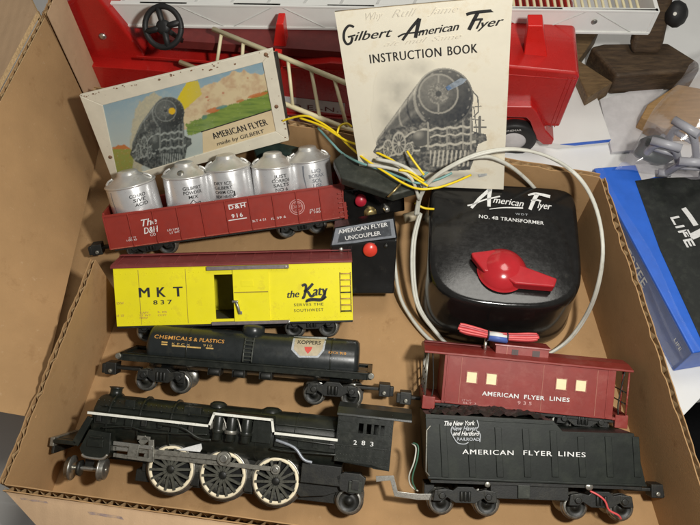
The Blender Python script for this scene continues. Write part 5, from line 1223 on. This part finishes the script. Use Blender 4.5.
for i in range(9):
    xa = LX(120, 20)+i*LL*.075; b.slab([(xa, .3, zr_*.68), (xa+.25, .3, zr_*.68), (xa+3.2, wl_-.3, zr_*.68), (xa+2.95, wl_-.3, zr_*.68)], (0, 0, .06), 'toy_white_line')
la = b.build('ladder', ft, .06)
b = MB(); b.box(LL-.45, LL-.1, -.18, wl_+.1, .05, zr_, 'toy_white'); q = lf.S((594, 19.5), 0); b.lathe([(.26, 0), (.22, .1), (.001, .12)], (q[0], -.26, q[1]), (0, -1, 0), 'grey_metal', 16)
for i in range(24): x = LL*.64+i*(LL*.34)/24; b.cyl((x, 0, zr_*.7), (x, wl_, zr_*.7), .13, 'cream_plastic', None, 10)
rg = b.build('rung', ft, .03)
inv = kf.M().inverted()
for o in (la, rg): o.matrix_local = inv @ lf.M()
# white bed panel with ribs above
# loose cream ladder leaning on the truck
def lp(px, py, z): return P(px, py, z)
b = MB(); up = [lp(213, 29, 10.0), lp(262, 48.5, 10.0), lp(350, 85, 10.0), lp(420, 113, 10.0)]; dn = [lp(180, 62, 7.0), lp(284, 103.5, 7.0), lp(352, 131, 7.0), lp(420, 158, 7.0)]
b.tube([up[0], up[3]], .22, 'cream_plastic', 8, 0); b.tube([dn[0], dn[3]], .22, 'cream_plastic', 8, 0)
for t in range(10):
    q = .045+t*.112; b.tube([up[0].lerp(up[3], q), dn[0].lerp(dn[3], q+.112)], .15, 'cream_plastic', 8, 0)
tag(b.build('toy_ladder', None, origin=dn[0]), 'cream plastic toy ladder slanting between the tin sign and the booklet', 'toy ladder')

# ------------------------------------------------------------------ wooden stands, paper and packets at the table's far side
def block(name, top, ztop, h_, m, label, cat, bev=.12):
    b = MB(); pts = [P(x, y, ztop) for x, y in top]; o0 = sum(pts, Vector())/len(pts)-Vector((0, 0, h_)); b.slab(pts, (0, 0, -h_), m)
    return tag(b.build(name, None, bev, 3, origin=o0), label, cat)
pts = [P(x, y, 2.3) for x, y in ((591, 46), (604, 43), (668, 42), (700, 62), (700, 70), (617, 76))]
o0 = sum(pts, Vector())/len(pts)-Vector((0, 0, 2.65)); b = MB(); b.slab(pts, (0, 0, -2.65), 'wood_dark')
ws = empty('wooden_stand', o0, 'dark wooden stand with a slanting post and a round black knob', 'wooden stand')
base = b.build('base', ws, .35, 4, origin=o0); base.location = (0, 0, 0)
b = MB(); p0 = P(646, 56, 2.3); p1 = P(664, -20, 9); d = (p1-p0); s_ = Vector((1, 0, 0))*1.5
b.slab([p0-s_*1.15, p0+s_*1.05, p1+s_*.9, p1-s_*.9], (0, 1.5, .8), 'wood_dark'); po = b.build('post', ws, .55, 4, origin=o0); po.location = (0, 0, 0)
b = MB(); kc = P(676, 14, 6.0); b.lathe([(.4, -1.0), (.9, -.75), (1.25, -.2), (1.25, .2), (.9, .75), (.4, 1.0)], kc, (.7, -.4, .4), 'rubber', 30); b.cyl(kc, kc+Vector((-.6, -.85, .75)), .16, 'bright_metal'); b.cyl(kc+Vector((0, .2, -.1)), kc+Vector((-1.6, 1.2, -.6)), .4, 'rubber'); kb = b.build('knob', ws, 0, 2, origin=o0); kb.location = (0, 0, 0)
block('wooden_wedge', ((563, 30), (600, 30), (579, 60), (613, 82), (588, 97), (576, 70)), 1.6, 1.95, 'wood_mid', 'brown wooden wedge between the fire truck and the dark stand', 'wooden block')
block('wooden_board', ((641, 117), (648, 104), (678, 84), (720, 92), (720, 130), (664, 128)), 1.5, 1.85, 'wood_light', 'pale brown wooden board sticking out from under the clear wrap', 'wooden board')
block('paper_pad', ((520, 138), (566, 64), (590, 76), (611, 139), (560, 144)), .35, .7, 'paper', 'white paper pad partly under the cab of the fire truck', 'paper pad', .02)
b = MB(); b.slab([P(560, 144.4, .32), P(611, 139.4, .32), P(609, 142, -.05), P(575, 145.5, -.05)], (0, -.02, 0), 'blue_card'); 
pb = b.build('edge', bpy.data.objects['paper_pad'], 0, 2, origin=Vector(bpy.data.objects['paper_pad'].location)/CM); pb.location = (0, 0, 0)
block('white_card', ((600, 100), (640, 88), (664, 88), (634, 150), (612, 152)), .0, .3, 'card_white', 'white card lying flat beside the pale wooden board', 'card', .02)

# blue packet in clear film
zb_ = 3.4
tp = [P(*p, zb_) for p in ((594, 168), (637, 164.5), (760, 160), (830, 330), (693, 353))]
o0 = sum(tp, Vector())/len(tp)-Vector((0, 0, zb_+.35))
bp_ = empty('blue_packet', o0, 'blue carton with a black lettered panel, beside the box wall', 'carton')
b = MB(); b.slab(tp, (0, 0, -zb_-.3), 'blue_card'); bo = b.build('carton', bp_, .1, 3, origin=o0); bo.location = (0, 0, 0)
b = MB(); pan = [P(*p, zb_+.02) for p in ((635, 181), (655, 178), (760, 176), (790, 330), (702, 342), (660, 250))]; b.slab(pan, (0, 0, .03), 'black_card')
b.slab([P(*p, zb_+.01) for p in ((635, 164.5), (700, 162), (700, 179), (655, 177), (642, 181))], (0, 0, .03), 'card_white'); po = b.build('panel', bp_, 0, 2, origin=o0); po.location = (0, 0, 0)
fz = Frame(P(670, 240, zb_+.07), Vector((1, 0, 0)), Vector((0, 1, 0)), Vector((0, 0, 1))); fz.S = lambda p, y=0: (lambda q: (q.x, q.y))(P(*p, zb_+.07))
ink = Ink(fz, 0, lambda x, y: (x, y, zb_+.07-ink.y)); 
ink.word('LIFE', (670.5, 217.5), (687.5, 247.5), 8.5, 'white_ink', bold=.14); ink.stroke([(683.5, 208), (690, 216.5), (696, 225.5)], .45, 'white_ink', 1); ink.stroke([(686, 230.5), (692, 236.5), (714, 226)], [.5, .7], 'white_ink', 1)
li = ink.mb.build('lettering', bp_, 0, 2, origin=o0); li.location = (0, 0, 0)
# side of the carton: dark blue with pale marks
b = MB(); e0, e1 = P(594, 168, zb_), P(693, 353, zb_); n = horiz(e1, e0)
if n.x > 0: n = -n
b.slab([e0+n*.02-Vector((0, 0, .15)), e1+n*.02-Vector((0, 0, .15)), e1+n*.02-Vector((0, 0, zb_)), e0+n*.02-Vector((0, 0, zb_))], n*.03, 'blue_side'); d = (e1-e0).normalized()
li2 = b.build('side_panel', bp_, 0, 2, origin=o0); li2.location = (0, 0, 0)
v, f = glyphs('G27EE', 0, .01); b = MB(); L0 = (e1-e0).length
b.add([e0+n*.07+d*(L0*.42+p[0]*1.35)+Vector((0, 0, -1.9+p[1]*1.5)) for p in v], f, 'white_ink'); v, f = glyphs('LIFE', 0, .01); b.add([e0+n*.07+d*(L0*.90+p[0]*.6)+Vector((0, 0, -1.4+p[1]*.6)) for p in v], f, 'white_ink'); l3 = b.build('side_lettering', bp_, 0, 2, origin=o0); l3.location = (0, 0, 0)
# clear film round the packet edge
b = MB(); ring_ = []
for k in range(25):
    t = k/24; p = e0.lerp(e1, t)+n*(.55+.2*math.sin(t*9)); ring_.append([p+Vector((0, 0, -zb_)), p+n*-.1+Vector((0, 0, -zb_*.4)), p-n*.35+Vector((0, 0, .1)), p-n*1.2+Vector((0, 0, .22))])
b.rings(ring_, 'thin_film', caps=False, closed=False); cw = b.build('film', bp_, 0, 2, origin=o0); cw.location = (0, 0, 0)

# bag of grey trestle piers
gp = P(672, 160, 4.0)
for i, (pa, pc) in enumerate((((652, 146, 4.2), (700, 178, 4.2)), ((664, 150, 5.0), (712, 205, 4.6)))): pass
pr_ = []
def pier(px, py, z, ang, label):
    o = P(px, py, z); f = Frame(o, Vector((math.cos(ang), math.sin(ang), .15)).normalized(), None, None)
    Zv = Vector((0, -.35, .94)); f.Y = Zv.cross(f.X).normalized(); f.Z = f.X.cross(f.Y)
    e = empty('trestle_pier', f, label, 'trestle pier', 'grey plastic trestle piers in a clear bag')
    b = MB()
    for s in (-1, 1): b.tube([(s*.35, 0, 1.3), (s*.9, 0, .6), (s*1.35, 0, -1.2), (s*1.6, 0, -1.6)], .30, 'pier_grey', 10); b.tube([(s*1.6-.5, 0, -1.6), (s*1.6+.5, 0, -1.6)], .34, 'pier_grey', 10, 0)
    b.build('leg', e, 0)
    b = MB(); b.tube([(-1.2, 0, 1.45), (1.2, 0, 1.45)], .36, 'pier_grey', 10, 0); b.tube([(-.95, 0, .1), (.95, 0, .1)], .22, 'pier_grey', 10, 0); b.build('crossbar', e)
pier(664, 152, 6.0, -.5, 'grey plastic trestle pier whose splayed foot points at the blue carton')
pier(684, 138, 6.6, -.9, 'upright looking grey plastic trestle pier nearest the dark wooden stand')
pier(690, 168, 6.2, -.2, 'grey plastic trestle pier lying lowest, across the black carton panel')
b = MB(); o0 = P(654, 150, 4.3); rb2 = random.Random(11)
rs = []
for k in range(7):
    a = math.pi*k/6; rs.append([o0+Vector((1.7*math.sin(a)*math.cos(t)*(1+.25*math.sin(3*t+k)), 1.5*math.sin(a)*math.sin(t), .9*math.cos(a)+.2*math.sin(2*t))) for t in [i*2*math.pi/14 for i in range(14)]])
b.rings(rs[::-1], 'green_case'); tag(b.build('plastic_rock', None, .03, 1, origin=o0), 'dark green rough plastic lump inside the clear bag behind the piers', 'plastic piece')
# crumpled clear bag over them
b = MB(); v = []; f = []; nu, nv = 26, 26
cor = [P(612, 175, 3.7), P(760, 190, 4.2), P(745, 40, 5), P(684, 72, 4.2)]
rb_ = random.Random(5); ph = [(rb_.uniform(.4, 1.6), rb_.uniform(.4, 1.6), rb_.uniform(0, 6)) for _ in range(7)]
for i in range(nu+1):
    for j in range(nv+1):
        u, t = i/nu, j/nv; p = cor[0].lerp(cor[1], u).lerp(cor[3].lerp(cor[2], u), t)
        z = sum(abs(math.sin(a*u*9+c_*t*9+q)) for a, c_, q in ph)*.16; hump = 5.6*(math.sin(math.pi*min(1, u*1.0+.02))**.8)*math.sin(math.pi*t)**.7
        v.append(p+Vector((.25*math.sin(9*t+u*5), .2*math.sin(8*u), z+hump)))
for i in range(nu):
    for j in range(nv): k = i*(nv+1)+j; f.append((k, k+nv+1, k+nv+2, k+1))
b.add(v, f, 'clear_wrap', True); tag(b.build('plastic_bag', None, 0, 2, origin=cor[0]), 'crumpled clear plastic bag over the grey trestle piers', 'plastic bag')
